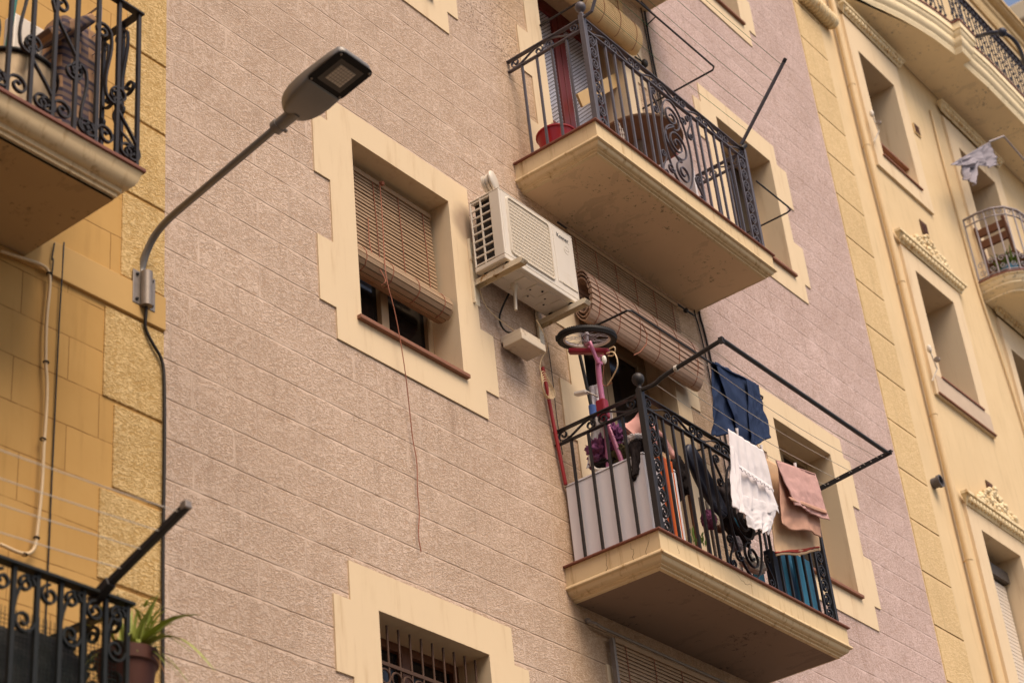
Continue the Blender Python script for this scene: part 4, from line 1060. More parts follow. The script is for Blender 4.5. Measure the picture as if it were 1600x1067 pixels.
MB().tube([uD+Vector((0,0,-.04)), uD+Vector((.03,-.02,0))], .02, 8).build('clamp', M['iron'], rk)
bR = ZP(1193, 622, 8.5)
frame_rack('bent black rod carrying the jeans beside the wooden blind', [(9.40,0,8.50),(9.405,-.385,8.50),(9.43,-.404,8.50),(bR.x-.02,-.404,8.50),(bR.x,-.39,8.50),(bR.x,0,8.50)], .0085, 'iron')
frame_rack('thin black rod frame on the wall above the upper balcony', [(9.35,0,11.30),(9.35,-.70,11.30),(9.38,-.73,11.30),(10.74,-.73,11.30),(10.77,-.70,11.30),(10.77,0,11.30)], .0085, 'iron')
frame_rack('bent wire loop sticking out at the right end of the upper balcony', [(11.06,-.75,10.30),(11.55,-.75,10.30),(11.60,-.74,10.30),(11.615,-.70,10.30),(11.615,0,10.30)], .0075, 'iron')
r0 = ZP(1097, 664, 7.9)
single(MB().tube([(10.62,0,7.98),(10.64,-.16,7.98),(10.70,-.18,7.98)], .008, 8).build('hook', M['iron'], None), 'short black hook on the wall left of the jeans', 'hook')

# ---- laundry
def cloth(TL, TR, BR, BL, nu=44, nv=44, folds=3, amp=.02, hem=.012, seed=0, dirv=(0,-1,0), pinch=None, sag=0):
    dv = Vector(dirv).normalized()
    def fn(u, v):
        p = TL.lerp(TR, u).lerp(BL.lerp(BR, u), v)
        a = amp*(.25+.75*v)
        d = math.sin(u*folds*2*math.pi + seed*1.7 + v*1.1)*a + mn.noise(Vector((u*3+seed*5, v*2.2, seed)))*a*1.6 + mn.noise(Vector((u*9+seed*5, v*5, seed)))*a*.9 + (1-abs(mn.noise(Vector((u*5+v*2.5+seed*3, v*3.5-u*2, seed))))*2.2)*a*.55 + mn.noise(Vector((u*22, v*14, seed)))*.0016
        p = p + dv*d
        p.z += (math.sin(u*folds*2*math.pi*.8 + seed*2.3)*hem + mn.noise(Vector((u*5, seed, 3)))*hem)*v - sag*math.sin(math.pi*u)*(1-v)
        if pinch:
            p.x += mn.noise(Vector((seed, v*4, u)))*pinch
        return p
    return MB().sheet(fn, nu, nv)
# jeans doubled over the rod
j = thing('jeans', (10.77, -.40, 8.5), 'dark blue jeans folded over a rod, left of the right-hand window', 'jeans')
cloth(YP(1116,566,-.42), YP(1178,598,-.42), YP(1188,690,-.43), YP(1154,690,-.43), folds=1.5, amp=.02, seed=1).build('trouser_leg', M['denim'], j, smooth='all', solid=.006)
cloth(YP(1112,566,-.40), YP(1150,583,-.40), YP(1168,688,-.39), YP(1117,676,-.39), folds=1.2, amp=.028, seed=2).build('trouser_leg', M['denim'], j, smooth='all', solid=.006)
cloth(YP(1165,592,-.45), YP(1184,602,-.44), YP(1200,688,-.44), YP(1170,695,-.46), folds=1, amp=.02, seed=4).build('trouser_leg', M['denim'], j, smooth='all', solid=.006)
# cloth roll over rod
cloth(YP(1113,566,-.435), YP(1182,600,-.435), YP(1184,606,-.39), YP(1114,574,-.39), nv=6, folds=2, amp=.006, seed=3).build('waist', M['denim'], j, smooth='all', solid=.012)
sh_ = thing('blouse', (9.9, -.90, 7.5), 'white frilled blouse pegged on the line in front of the railing', 'blouse')
cloth(YP(1137,670,-.905), YP(1192,704,-.905), YP(1217,800,-.91), YP(1150,800,-.91), folds=5, amp=.009, hem=.014, seed=5).build('bodice', M['whitecloth'], sh_, smooth='all', solid=.003)
cloth(YP(1148,770,-.915), YP(1216,790,-.915), YP(1202,834,-.92), YP(1172,826,-.92), folds=3, amp=.010, hem=.012, seed=6).build('hem', M['whitecloth'], sh_, smooth='all', solid=.003)
cloth(YP(1139,690,-.93), YP(1152,712,-.93), YP(1164,808,-.94), YP(1145,790,-.95), folds=2, amp=.012, hem=.012, seed=9).build('sleeve', M['whitecloth'], sh_, smooth='all', solid=.003)
def ruffle(a, b, h, amp, nf, y):
    def fn(u, v):
        p = a.lerp(b, u); p = p + Vector((0, -amp*v*math.sin(u*nf*2*math.pi) - .01*v, -h*v + .006*math.sin(u*nf*4*math.pi)*v)); return p
    return MB().sheet(fn, 60, 4)
ruffle(YP(1152,724,-.935), YP(1206,760,-.935), .04, .008, 9, 0).build('frill', M['whitecloth'], sh_, smooth='all', solid=.002)
def pegs(o, pts):
    for q in pts:
        p = YP(*q)
        m = MB(); m.beam(p+Vector((-.010,-.004,-.035)), p+Vector((.006,-.004,.035)), .008, .006).beam(p+Vector((.012,.004,-.035)), p+Vector((-.004,.004,.035)), .008, .006)
        m.build('clothes_peg', M['whitecloth'], o)
pegs(sh_, [(1152,676,-.90), (1190,702,-.90)])
tp = thing('towel', (10.5, -.90, 7.5), 'pink bath towel folded over the line, right of the white blouse', 'towel')
cloth(YP(1212,720,-.92), YP(1274,742,-.92), YP(1294,812,-.925), YP(1240,790,-.925), folds=1, amp=.008, hem=.006, seed=11).build('front_flap', M['pinkcloth'], tp, smooth='all', solid=.007)
cloth(YP(1214,722,-.885), YP(1272,744,-.885), YP(1284,838,-.88), YP(1221,820,-.88), folds=1.5, amp=.010, hem=.008, seed=12).build('back_flap', M['pinkcloth2'], tp, smooth='all', solid=.007)
cloth(YP(1212,719,-.925), YP(1274,741,-.925), YP(1274,744,-.88), YP(1213,723,-.88), nv=5, folds=1, amp=.003, hem=.0, seed=12).build('fold', M['pinkcloth'], tp, smooth='all', solid=.01)
cloth(YP(1232,776,-.933), YP(1290,797,-.933), YP(1291.5,803,-.934), YP(1235,782,-.934), nv=3, folds=1, amp=.004, hem=.0, seed=11).build('woven_band', M['pinkcloth2'], tp, smooth='all', solid=.007)
pegs(tp, [(1243,730,-.90)])
tb = thing('towel', (10.4, -.80, 7.5), 'beige towel with a red stripe on its hem, behind the pink towel', 'towel')
cloth(YP(1197,716,-.80), YP(1266,758,-.80), YP(1281,862,-.80), YP(1212,870,-.80), folds=1.5, amp=.008, hem=.008, seed=14).build('cloth', M['beigecloth'], tb, smooth='all', solid=.006)
cloth(YP(1211,862,-.806), YP(1279,854,-.806), YP(1279.5,857.5,-.806), YP(1211.5,865.5,-.806), nv=2, folds=1.5, amp=.008, hem=.008, seed=14).build('stripe', M['redtrim'], tb, smooth='all', solid=.008)

# ---- bicycle stood on end
bk = thing('bicycle', (9.0, -.32, 6.52), 'pink child bicycle stood on end with its front wheel on top', 'bicycle')
wc = Vector((8.965, -.305, 8.12)); wn = Vector((-.10, -.18, 1)).normalized()
wh = MB().torus(wc, .178, .024, wn, 64, 12)
U = wn.orthogonal().normalized(); Wv = wn.cross(U)
for i in range(72):
    a = 2*math.pi*i/72; d = U*math.cos(a)+Wv*math.sin(a)
    for s_ in (-1, 0, 1):
        p = wc + d*(.178+.0225*math.cos(s_*.75)) + wn*.0225*math.sin(s_*.75)
        wh.obox(p, U*math.cos(a+math.pi/2)+Wv*math.sin(a+math.pi/2), d, wn, .0052, .003, .005)
wo = wh.build('wheel', M['black'], bk)
rim = MB()
prof = [(.157,-.013),(.160,-.013),(.162,.013),(.157,.013),(.147,.008),(.147,-.008),(.157,-.013)]
rim.lathe(wc, prof, 56, axis=wn, caps=False).build('rim', M['rim'], wo)
sp = MB()
for i in range(24):
    a = 2*math.pi*i/24; b = a + (.35 if i % 2 else -.35); h = .022*(1 if i % 4 < 2 else -1)
    sp.tube([wc + (U*math.cos(b)+Wv*math.sin(b))*.016 + wn*h, wc + (U*math.cos(a)+Wv*math.sin(a))*.152], .0017, 5)
sp.build('spokes', M['whiteiron'], wo)
MB().lathe(wc, [(.006,-.055),(.008,-.05),(.008,-.035),(.018,-.03),(.018,-.022),(.012,-.02),(.012,.02),(.018,.022),(.018,.03),(.006,.05)], 14, axis=wn).build('hub', M['whiteiron'], wo, smooth=True)
Kf = lambda x, y, X=8.97: XP(x, y, X)
f = MB()
f.tube([wc - wn*.05, Kf(922,535,8.93), Kf(930,556,8.93), Kf(935,568,8.95)], .013, 10); f.tube([wc + wn*.05, wc + wn*.05 + Vector((.12,.10,-.01)), Kf(945,560,9.05), Kf(938,570,8.98)], .012, 10)
f.build('fork', M['bikepink'], bk, smooth=True)
MB().tube(smooth_path([Kf(934,560), Kf(936,590), Kf(941,625), Kf(946,650)], 1), .019, 12).build('head_tube', M['bikepink'], bk, smooth=True)
MB().tube(smooth_path([Kf(944,640), Kf(950,665), Kf(960,690), Kf(975,730)], 1), .016, 12).build('down_tube', M['bikepink'], bk, smooth=True)
MB().tube(smooth_path([Kf(941,620), Kf(944,655), Kf(948,690), Kf(950,740)], 1), .013, 12).build('top_tube', M['bikepink'], bk, smooth=True)
m = MB(); a = Kf(889,549,8.94); b = Kf(952,549,9.02); m.beam(a, b, .05, .035); m.build('basket_mount', M['bikered'], bk, bevel=.01)
MB().obox(Kf(942,640,8.93), Vector((1,0,0)), Vector((0,1,0)), Vector((0,0,1)), .03, .035, .07).build('frame_pad', M['bikered'], bk, bevel=.012)
m = MB(); m.beam(Kf(899,616,8.93), Kf(917,612,8.93), .045, .024); pd = m.build('pedal', M['bag'], bk, bevel=.006)
MB().tube([Kf(917,612,8.93), Kf(934,620,8.96)], .006, 8).build('crank', M['galv'], bk)
MB().tube(smooth_path([Kf(948,552,8.9), Kf(960,548,8.88), Kf(967,570,8.88), Kf(958,588,8.9), Kf(949,602,8.93)], 2), .0045, 8).build('brake_cable', M['cablecream'], bk)
MB().tube(smooth_path([Kf(952,545,8.9), Kf(962,540,8.88), Kf(960,556,8.9), Kf(950,556,8.92)], 2), .004, 8).build('brake_cable', M['cablecream'], bk)
MB().tube(smooth_path([Kf(942,552,8.93), Kf(944,575,8.93), Kf(940,600,8.94), Kf(947,604,8.94), Kf(956,598,8.93)], 2), .003, 6).build('brake_cable', M['rope'], bk)
MB().ball(Kf(944,562,8.93), .017, 10, (1,1,2.0)).build('bell', M['bag'], bk)
MB().lathe(Kf(870,529,8.95), [(.008,-.02),(.010,0),(.008,.02)], 10).build('valve', M['black'], bk)
single(MB().tube([Kf(906,555,9.02), Kf(915,595,9.02), Kf(925,640,9.02)], .0115, 10).tube([Kf(925,640,9.02), Kf(926,660,9.02)], .017, 10).build('mop_handle', M['black'], None, smooth=True), 'black stick standing behind the bicycle, below its wheel', 'stick')
single(MB().tube([Kf(925,634,9.0), Kf(927,650,9.0)], .024, 12).build('bottle_cap', mat('blue_cap', S((70,110,180)), .4), None, smooth=True), 'blue cap beside the pink bicycle frame', 'cap')
single(cloth(Kf(916,606,9.05), Kf(934,600,9.05), Kf(938,650,9.05), Kf(926,656,9.05), folds=2, amp=.01, seed=31, dirv=(-1,0,0)).build('bag', M['whitecloth'], None, smooth='all', solid=.004), 'white strip of cloth behind the bicycle tube', 'cloth')
single(cloth(Kf(925,650,9.10), Kf(955,640,9.10), Kf(968,720,9.10), Kf(920,735,9.10), folds=2, amp=.02, seed=33, dirv=(-1,0,0)).build('bag', mat('clear_bag', S((190,186,186)), .25), None, smooth='all', solid=.003), 'pale plastic sheet between the bicycle and the pile of clothes', 'plastic sheet')

M['purple2'] = mat('deep_mauve_cloth', S((112,66,104)), .9, var=.35, vscale=16, bmp=.4, spec=.1)
# ---- things on the lower balcony
def lump(c, rx, ry, rz, seed, mt, name='cloth', amp=.35, fr=2.2, parent=None):
    V = []; Fc = []; n = 64; mm = 40
    for i in range(mm+1):
        th = math.pi*i/mm
        for k in range(n):
            a = 2*math.pi*k/n; d = Vector((math.sin(th)*math.cos(a), math.sin(th)*math.sin(a), math.cos(th)))
            q = d*fr + Vector((seed*3.1, seed*1.7, 0)); f = 1 + amp*(mn.noise(q)*.8) - amp*.9*abs(mn.noise(q*2.3)) + amp*.35*abs(mn.noise(q*4.7)) - amp*.2*abs(mn.noise(q*9))
            V.append((c[0]+d.x*rx*f, c[1]+d.y*ry*f, c[2]+d.z*rz*f))
    for i in range(mm):
        for k in range(n): Fc.append((i*n+k, (i+1)*n+k, (i+1)*n+(k+1)%n, i*n+(k+1)%n))
    return MB().add(V, Fc).build(name, M[mt] if isinstance(mt, str) else mt, parent, smooth='all')
pn = thing('freezer', (9.2, -.3, 6.52), 'white appliance side panel behind the bars of the lower balcony', 'appliance')
MB().box(8.925, 9.30, -.63, -.02, 6.516, 7.115).build('body', M['panel'], pn, bevel=.008)
MB().box(8.921, 9.304, -.634, -.016, 7.0955, 7.0975).build('lid_seam', M['acdark'], pn)
def K(x, y, X=9.0): return XP(x, y, X)
c = K(937,704,9.0); single(lump(c, .07, .085, .085, 1, 'purple', amp=.75, fr=3.2), 'crumpled mauve cloth on top of the white appliance', 'cloth')
c = K(962,686,9.02); single(lump(c, .06, .06, .10, 2, 'purple2', amp=.8, fr=3.6), 'darker purple scarf between the mauve cloth and the doll', 'cloth')
c = K(934,722,8.99); single(lump(c, .05, .06, .05, 3, mat('plum', S((110,66,92)), .9, var=.3), amp=.5, fr=3), 'small plum cloth bundle below the mauve cloth', 'cloth')
c = K(972,712,9.05); single(lump(c, .09, .10, .06, 4, 'olive', amp=.5), 'olive patterned cloth lying along the appliance top', 'cloth')
c = K(945,726,9.0); single(lump(c, .06, .09, .035, 5, 'darkcloth', amp=.4), 'dark rag at the front edge of the appliance', 'cloth')
single(MB().tube(smooth_path([K(922,705,8.95), K(922,722,8.94), K(930,735,8.94), K(946,733,8.95)], 2), .012, 8).build('strap', M['bag'], None, smooth='all'), 'white curved strap hanging over the appliance edge', 'strap')
single(cloth(K(983,695,8.93), K(1000,690,8.93), K(998,742,8.92), K(990,748,8.92), folds=1, amp=.012, seed=21, dirv=(-1,0,0)).build('sock', M['darkcloth'], None, smooth='all', solid=.02), 'black sock dangling in front of the white appliance', 'sock')
c = K(1000,700,9.06); single(lump(c, .08, .10, .05, 7, 'darkcloth', amp=.4), 'black garment heaped beside the corner post', 'cloth')
dl = thing('doll', K(1003,665,9.1), 'upturned pink baby doll in frilly white pants behind the corner post', 'doll')
c = K(996,662,9.08)
def skinned(name, verts, edges, radii, mt, parent):
    me = bpy.data.meshes.new(name); me.from_pydata([tuple(v) for v in verts], edges, []); o = bpy.data.objects.new(name, me); COL.objects.link(o); me.materials.append(mt)
    sk = o.modifiers.new('skin', 'SKIN')
    for i, r_ in enumerate(radii): me.skin_vertices[0].data[i].radius = (r_, r_)
    me.skin_vertices[0].data[0].use_root = True
    o.modifiers.new('sub', 'SUBSURF').levels = 2; o.modifiers['sub'].render_levels = 2
    sk.use_smooth_shade = True
    o.parent = parent; o.location = -Vector(parent.location); return o
skinned('body', [K(994,668,9.1), K(1003,662,9.13), K(1016,668,9.2), K(1020,690,9.2), K(1018,712,9.18), K(1036,690,9.32), K(1054,716,9.32), K(985,676,9.08)], [(0,1),(1,2),(2,3),(3,4),(2,5),(5,6),(0,7)], [.062,.062,.045,.036,.028,.034,.024,.05], M['skinpink'], dl)
c = K(992,690,9.07); lump(c, .065, .085, .045, 9, 'whitecloth', name='frilly_pants', amp=.4, fr=4, parent=dl)
st = thing('chair', YP(1085,740,-.5), 'navy plastic chair back seen edge on behind the bars', 'chair')
ca_ = YP(1064, 700, -.50); cb_ = YP(1122, 812, -.50); cs = (ca_+cb_)/2; la = (cb_-ca_)/2; lt = la.cross(Vector((0,1,0))).normalized()*.085
def seatfn(u, v):
    a = 2*math.pi*u
    return cs + la*v*math.copysign(abs(math.cos(a))**.7, math.cos(a)) + lt*v*math.copysign(abs(math.sin(a))**.7, math.sin(a)) + Vector((0, -.06*v*v, 0))
MB().sheet(seatfn, 36, 5).build('backrest', M['navy'], st, smooth='all', solid=.03)
for dx in (-.06, .08, .16): MB().tube([cs+Vector((dx,.06,-.05)), cs+Vector((dx+.05,.08,-.86))], .011, 8).build('leg', M['galv'] if dx > 0 else M['wood'], st)
ob = thing('cardboard_box', YP(1045,800,-.62), 'tall orange printed box just inside the front railing', 'box')
p = YP(1046, 790, -.62)
MB().box(p.x-.07, p.x+.06, -.655, -.56, 6.516, 7.14).build('body', M['orangebox'], ob, bevel=.006)
for k in range(2): MB().box(p.x-.066+.085*k, p.x-.050+.085*k, -.6575, -.655, 6.55, 7.05).build('printed_stripe', M['bag'] if k else M['red'], ob)
for lb_, c, s_, mt, sd in (('black and white striped bag hung behind the scroll column', YP(1030,700,-.55), (.05,.05,.09), 'darkcloth', 12), ('round black bag behind the front bars near the corner post', YP(1060,745,-.5), (.09,.07,.15), 'darkcloth', 13), ('beige crumpled cloth just right of the corner post', YP(1037,725,-.58), (.05,.05,.08), 'beigecloth', 14),
                           ('white crumpled plastic bag on the balcony floor by the railing', YP(1178,882,-.60), (.13,.06,.055), 'bag', 15), ('small purple rag low behind the railing', YP(1108,812,-.5), (.06,.05,.07), 'purple', 16), ('dark bundle low behind the middle scrolls', YP(1150,800,-.45), (.16,.1,.25), 'darkcloth', 17),
                           ('pale cloth bundle below the blouse', YP(1150,850,-.55), (.06,.04,.06), 'greycloth', 18), ('little brown doll head low behind the railing', YP(1125,826,-.55), (.028,.028,.03), 'wood', 19)):
    single(lump(c, *s_, sd, mt, name='bundle', amp=.35, fr=2.6), lb_, 'bundle')
cb = thing('crate', (11.0, -.45, 6.52), 'blue plastic boards stacked upright at the right end of the balcony', 'board')
for k, (xa_, y_, h_) in enumerate(((10.80,-.60,.50),(10.74,-.52,.56),(10.86,-.44,.46))):
    MB().box(xa_, xa_+.22, y_, y_+.03, 6.516, 6.516+h_).build('panel', M['blueboard'], cb, bevel=.006)
single(MB().box(10.53, 10.68, -.56, -.50, 6.516, 6.98).build('dark_case', M['navy'], None, bevel=.01), 'dark upright case left of the blue boards', 'case')
single(MB().box(10.38, 10.46, -.52, -.48, 6.516, 6.90).build('blue_folder', M['blueboard'], None, bevel=.006), 'narrow blue board behind the beige towel', 'board')
m = MB()
for i in range(26):
    a = random.uniform(0, 2*math.pi); c = YP(1090, 840, -.6); p = c + Vector((random.uniform(-.1,.1), random.uniform(-.03,.03), random.uniform(-.06,.0))); t_ = p + Vector((math.cos(a)*.03, -.01, .03+.04*random.random()))
    s_ = Vector((.012,0,0)); m.add([p, p.lerp(t_,.5)+s_, t_, p.lerp(t_,.5)-s_], [(0,1,2,3)])
single(m.build('plant', M['leaf']), 'small green plant low behind the railing', 'plant')
cable('blue hose curving behind the bars', [YP(1100,775,-.5), YP(1120,790,-.5), YP(1140,800,-.5), YP(1160,830,-.5)], .010, 'blueboard')

# ---- things on the upper balcony
bu = thing('bucket', (9.02, -.235, 9.65), 'red plastic bucket full of sticks on the upper balcony', 'bucket')
MB().lathe((9.03, -.235, 9.65), [(.09,0),(.098,.0),(.142,.235),(.152,.24),(.152,.252),(.138,.252),(.094,.012),(.001,.012)], 32).build('body', M['red'], bu, smooth=True)
m = MB()
for i in range(22):
    a = random.uniform(0, 6.28); r_ = random.uniform(.02,.10); m.tube([(9.03+r_*math.cos(a), -.235+r_*math.sin(a), 9.82), (9.03+(r_+.03)*math.cos(a+.3), -.235+(r_+.03)*math.sin(a+.3), random.uniform(9.91, 9.97))], .006, 5)
m.build('pegs', M['beigecloth'], bu)
TX, TY, TR = 10.05, -.32, .348
tb_ = thing('table', (9.72, -.33, 9.65), 'round brown table seen from below on the upper balcony', 'table')
MB().lathe((TX, TY, 10.37), [(.001,-.012),(TR-.007,-.012),(TR,0),(TR-.007,.012),(.001,.012)], 64).build('tabletop', M['tablebrown'], tb_, smooth=True)
MB().lathe((TX, TY, 9.65), [(.16,0),(.16,.015),(.03,.03),(.022,.05),(.022,.66),(.05,.70)], 24).build('pedestal', M['galv'], tb_, smooth=True)
cr_ = MB(); c = YP(975, 218, -.5)
for i in range(6): cr_.tube([c+Vector((-.16,-.04,-.11+.045*i)), c+Vector((.16,.06,-.11+.045*i))], .0045, 5)
for i in range(6): cr_.tube([c+Vector((-.16+.064*i,-.04+.02*i,-.13)), c+Vector((-.16+.064*i,-.04+.02*i,.13))], .0045, 5)
single(cr_.build('wire_basket', M['bag']), 'white wire basket leaning in front of the round brown table', 'basket')
single(MB().beam(YP(905,158,-.05), YP(965,124,.1), .02, .11).build('board', M['tan'], None, bevel=.003), 'tan board across the upper balcony door', 'board')
single(MB().box(10.66, 10.70, -.30, -.02, 9.65, 10.62).build('shutter_leaf', M['maroon'], None, bevel=.004), 'maroon shutter leaf standing at the right end of the upper balcony', 'shutter')
single(MB().box(10.50, 10.53, -.50, -.10, 9.65, 10.45).build('white_board', M['whitecloth'], None, bevel=.004), 'white board standing inside the upper balcony', 'board')

# ---- cables on the middle wall
cable('thick black cable running down the wall right of the balconies', [(11.07,-.012,12.57), (11.06,-.012,12.2), (11.10,-.012,11.5), (11.10,-.012,9.47), (11.17,-.012,9.2), (11.20,-.012,8.6), (11.19,-.012,6.3), (11.2,-.012,4.5)], .009, grp='black cables beside the balconies')
cable('thinner black cable left of the thick one beside the balconies', [(11.01,-.012,12.57), (11.03,-.012,12.0), (11.06,-.012,11.3), (11.02,-.012,9.46), (11.10,-.012,9.2), (11.12,-.012,8.6), (11.1,-.012,7.0), (11.12,-.012,4.5)], .006, grp='black cables beside the balconies')
cable('thin wire slanting from the upper balcony door', [(10.75,-.012,11.95), (10.9,-.012,11.85), (11.0,-.012,11.6), (11.05,-.012,11.2)], .004)
single(MB().ball((10.88,-.03,11.84), .035, 12, (1,.8,1.2)).tube([(10.75,-.02,11.84),(10.9,-.03,11.84)], .008, 6).build('cable_clamp', M['cable'], None, smooth='all'), 'black cable junction blob right of the yellow bamboo blind', 'clamp')
cable('brown wire looping over the wall above the jeans', [YP(1118,568,-.01), YP(1150,605,-.01), YP(1163,628,-.01), YP(1180,660,-.01)], .003, 'rope')
cable('thin dark wire hanging down behind the bicycle', [(8.93,-.012,8.2), (8.94,-.012,7.9), (8.93,-.012,7.6), (8.95,-.012,7.35)], .003)
single(MB().tube([(11.07,0,12.40),(11.05,-.12,12.42),(10.8,-.14,12.42)], .007, 6).build('hook', M['iron']), 'black hook under the topmost slab', 'hook')

# ---- left building objects
cable('cream cable sagging down the orange wall', [YP(0,392,-.03), YP(40,405,-.03), YP(70,415,-.03), YP(78,428,-.03), YP(78,450,-.03), YP(72,500,-.03), YP(71,570,-.03), YP(74,600,-.03), YP(72,650,-.03), YP(68,700,-.03), YP(66,760,-.03), YP(58,830,-.03), YP(55,858,-.03), YP(40,868,-.03), YP(0,850,-.03)], .0085, 'cablecream')
m = MB()
for p in ((77,428),(72,566),(67,686),(57,840),(38,866)):
    q_ = YP(*p, -.03); m.torus(q_, .012, .004, (.1,0,1), 12, 5)
single(m.build('cable_clips', M['black']), 'small dark clips holding the cream cable', 'cable clips')
cable('thin straight black wire down the orange wall', [(4.815,-.02,7.0), (4.815,-.006,6.4), (4.815,-.006,3.5)], .004, it=1)
cable('thin brown wire hanging under the upper balcony of the orange building', [YP(85,380,-.03), YP(80,410,-.03), YP(84,400,-.03), YP(80,440,-.03)], .004)
cable('black power cable from the lamp bracket down the building edge', [(5.335,-.036,6.90), (5.338,-.03,6.80), (5.345,-.015,6.74), (5.40,-.02,6.66), (5.465,-.02,6.60), (5.477,-.02,6.45), (5.480,-.02,6.0), (5.474,-.02,5.6), (5.480,-.02,5.0), (5.480,-.02,4.0)], .0085)
# drying arm on the lower left balcony
M['leaf2'] = mat('young_leaf', S((150,160,74)), .5, var=.3, vscale=9)
a0 = Vector((4.475, -.735, 4.77)); a1 = YP(292, 790, -1.235); a1 = XP(292, 790, 4.475)
rk = thing('drying_rack', a0, 'dark square drying arm pointing up from the bottom left balcony', 'drying rack')
MB().beam(a0, a1, .030, .030).build('arm', M['iron'], rk, bevel=.003)
MB().beam(a1-Vector((0,-.02,-.0)), a1+(a1-a0).normalized()*.012, .034, .034).build('end_cap', M['galv'], rk, bevel=.003)
MB().beam(a0+Vector((0,.03,-.02)), a0.lerp(a1,.16), .042, .042).build('clamp', M['iron'], rk, bevel=.004)
m = MB()
for t_ in (.93, .72, .52, .30):
    p = a0.lerp(a1, t_); m.tube([p + Vector((-2.4*k/12, 0, -.05*math.sin(math.pi*k/12))) for k in range(13)], .0022, 5)
m.build('line', M['line'], rk)
# pot and plant
pc = Vector((4.55, -.62, 4.02))
pt = thing('potted_plant', pc, 'spiky green plant in a terracotta pot behind the bottom left railing', 'plant')
hc = XP(196, 1030, 4.78); pcx, pcy = 4.72, hc.y
pz = XP(200, 1012, 4.72).z; py = XP(200, 1012, 4.72).y
MB().lathe((4.715, py, pz-.29), [(.085,0),(.09,0),(.118,.20),(.128,.205),(.130,.26),(.118,.26),(.112,.22),(.001,.215)], 28).build('pot', M['pot'], pt, smooth=True)
m = MB(); m2 = MB(); top = Vector((4.74, py, pz-.03))
def blade(mb, base, tip, wd, droop, n=10):
    side = (tip-base).cross(Vector((0,0,1))).normalized() if (tip-base).cross(Vector((0,0,1))).length > 1e-4 else Vector((1,0,0)); V = []
    for i in range(n+1):
        t = i/n; p = base.lerp(tip, t) + Vector((0,0, droop*math.sin(math.pi*t))); w_ = wd*(1-t)**.6*(.4+.6*min(1,t*4)); V += [p - side*w_, p + Vector((0,0,-w_*.4)), p + side*w_]
    mb.add(V, [(3*i+j, 3*i+j+1, 3*i+j+4, 3*i+j+3) for i in range(n) for j in (0,1)])
for (x, y, X, dr, wd) in ((316,960,4.74,.06,.030), (338,1050,4.74,.12,.026), (243,935,4.74,.02,.022), (232,950,4.78,.02,.018), (300,1020,4.8,.08,.018), (215,960,4.74,.02,.010), (300,1075,4.74,.08,.008), (262,985,4.7,.03,.010), (185,960,4.74,.02,.010), (150,985,4.74,.04,.010), (255,1070,4.82,.05,.008)):
    blade(m, top, XP(x, y, X), wd, dr)
for i in range(80):
    a = random.uniform(0, 6.28); blade(m if i % 5 else m2, top+Vector((.05*math.cos(a), .05*math.sin(a), 0)), top + Vector((random.uniform(.05,.26)*math.cos(a), random.uniform(.05,.24)*math.sin(a), random.uniform(-.18,.26))), .009, .04, 7)
for i in range(26):
    a = random.uniform(0, 6.28); p = XP(232+random.uniform(-14,10), 955+random.uniform(-20,30), 4.76); blade(m, p, p+Vector((.05*math.cos(a), .04*math.sin(a), random.uniform(.0,.05))), .007, .005, 4)
m.build('leaves', M['leaf2'], pt); m2.build('dry_leaves', M['leafdry'], pt)
single(lump(Vector((4.25,-.60,4.34)), .36, .10, .28, 22, 'black', name='tarpaulin', amp=.25, fr=1.6), 'black sheet bunched behind the bottom left railing', 'sheet')
# upper left balcony contents
tc = YP(30, 120, -.45)
tu = thing('tub', (tc.x, tc.y, 7.0), 'pale metal tub with a dark rim on the upper left balcony', 'tub')
MB().lathe((4.10, -.47, 6.99), [(.17,0),(.175,.0),(.21,.33),(.205,.34),(.001,.30)], 40).build('body', M['steel'], tu, smooth=True)
MB().torus((4.10, -.47, 7.335), .212, .013, (0,0,1), 48, 8).build('rim', M['black'], tu, smooth='all')
sk = thing('shopping_bag', (4.42, -.40, 7.0), 'blue and brown plaid bag standing on the upper left balcony', 'bag')
def bag():
    mb = MB(); secs_ = []
    for k in range(15):
        t = k/14; z = 6.99 + .92*t; w_ = .145*(1-.18*t) ; d_ = .10*(1-.15*t); P = []
        for a in range(32):
            an = 2*math.pi*a/32; ca, sa = math.cos(an), math.sin(an); rr_ = 1 + .06*mn.noise(Vector((ca*2, sa*2, t*5)))
            P.append((4.475 + .02*t + math.copysign(abs(ca)**.5, ca)*w_*rr_, -.42 + .02*t + math.copysign(abs(sa)**.5, sa)*d_*rr_, z + .012*mn.noise(Vector((ca*3, sa*3, t*3)))))
        secs_ += P
    F2 = [(k*32+a, k*32+(a+1)%32, (k+1)*32+(a+1)%32, (k+1)*32+a) for k in range(14) for a in range(32)] + [tuple(14*32+a for a in range(32))]
    return mb.add(secs_, F2)
bag().build('body', M['plaid'], sk, smooth=True)
MB().beam((4.48,-.50,7.88), (4.22,-.50,7.62), .20, .05).build('flap', M['plaid'], sk, bevel=.012)
single(MB().tube([XP(10,82,4.05), XP(27,-20,4.05)], .012, 10).build('broom_handle', M['teal'], None, smooth=True), 'teal broom handle at the top left corner', 'broom handle')
rk = thing('drying_rack', (4.58,-.3,7.0), 'white wire airer behind the plaid bag', 'drying rack')
m = MB()
for k in range(9): m.tube([(4.56+.0, -.52+.055*k, 7.05), (4.56, -.52+.055*k, 8.02)], .003, 5)
for k in range(8): m.tube([(4.56, -.54, 7.15+.12*k), (4.56, -.06, 7.15+.12*k)], .003, 5)
m.build('wires', M['whiteiron'], rk); MB().tube([(4.56,-.54,7.0),(4.56,-.54,8.04),(4.56,-.06,8.04),(4.56,-.06,7.0)], .008, 8).build('frame', M['whiteiron'], rk)
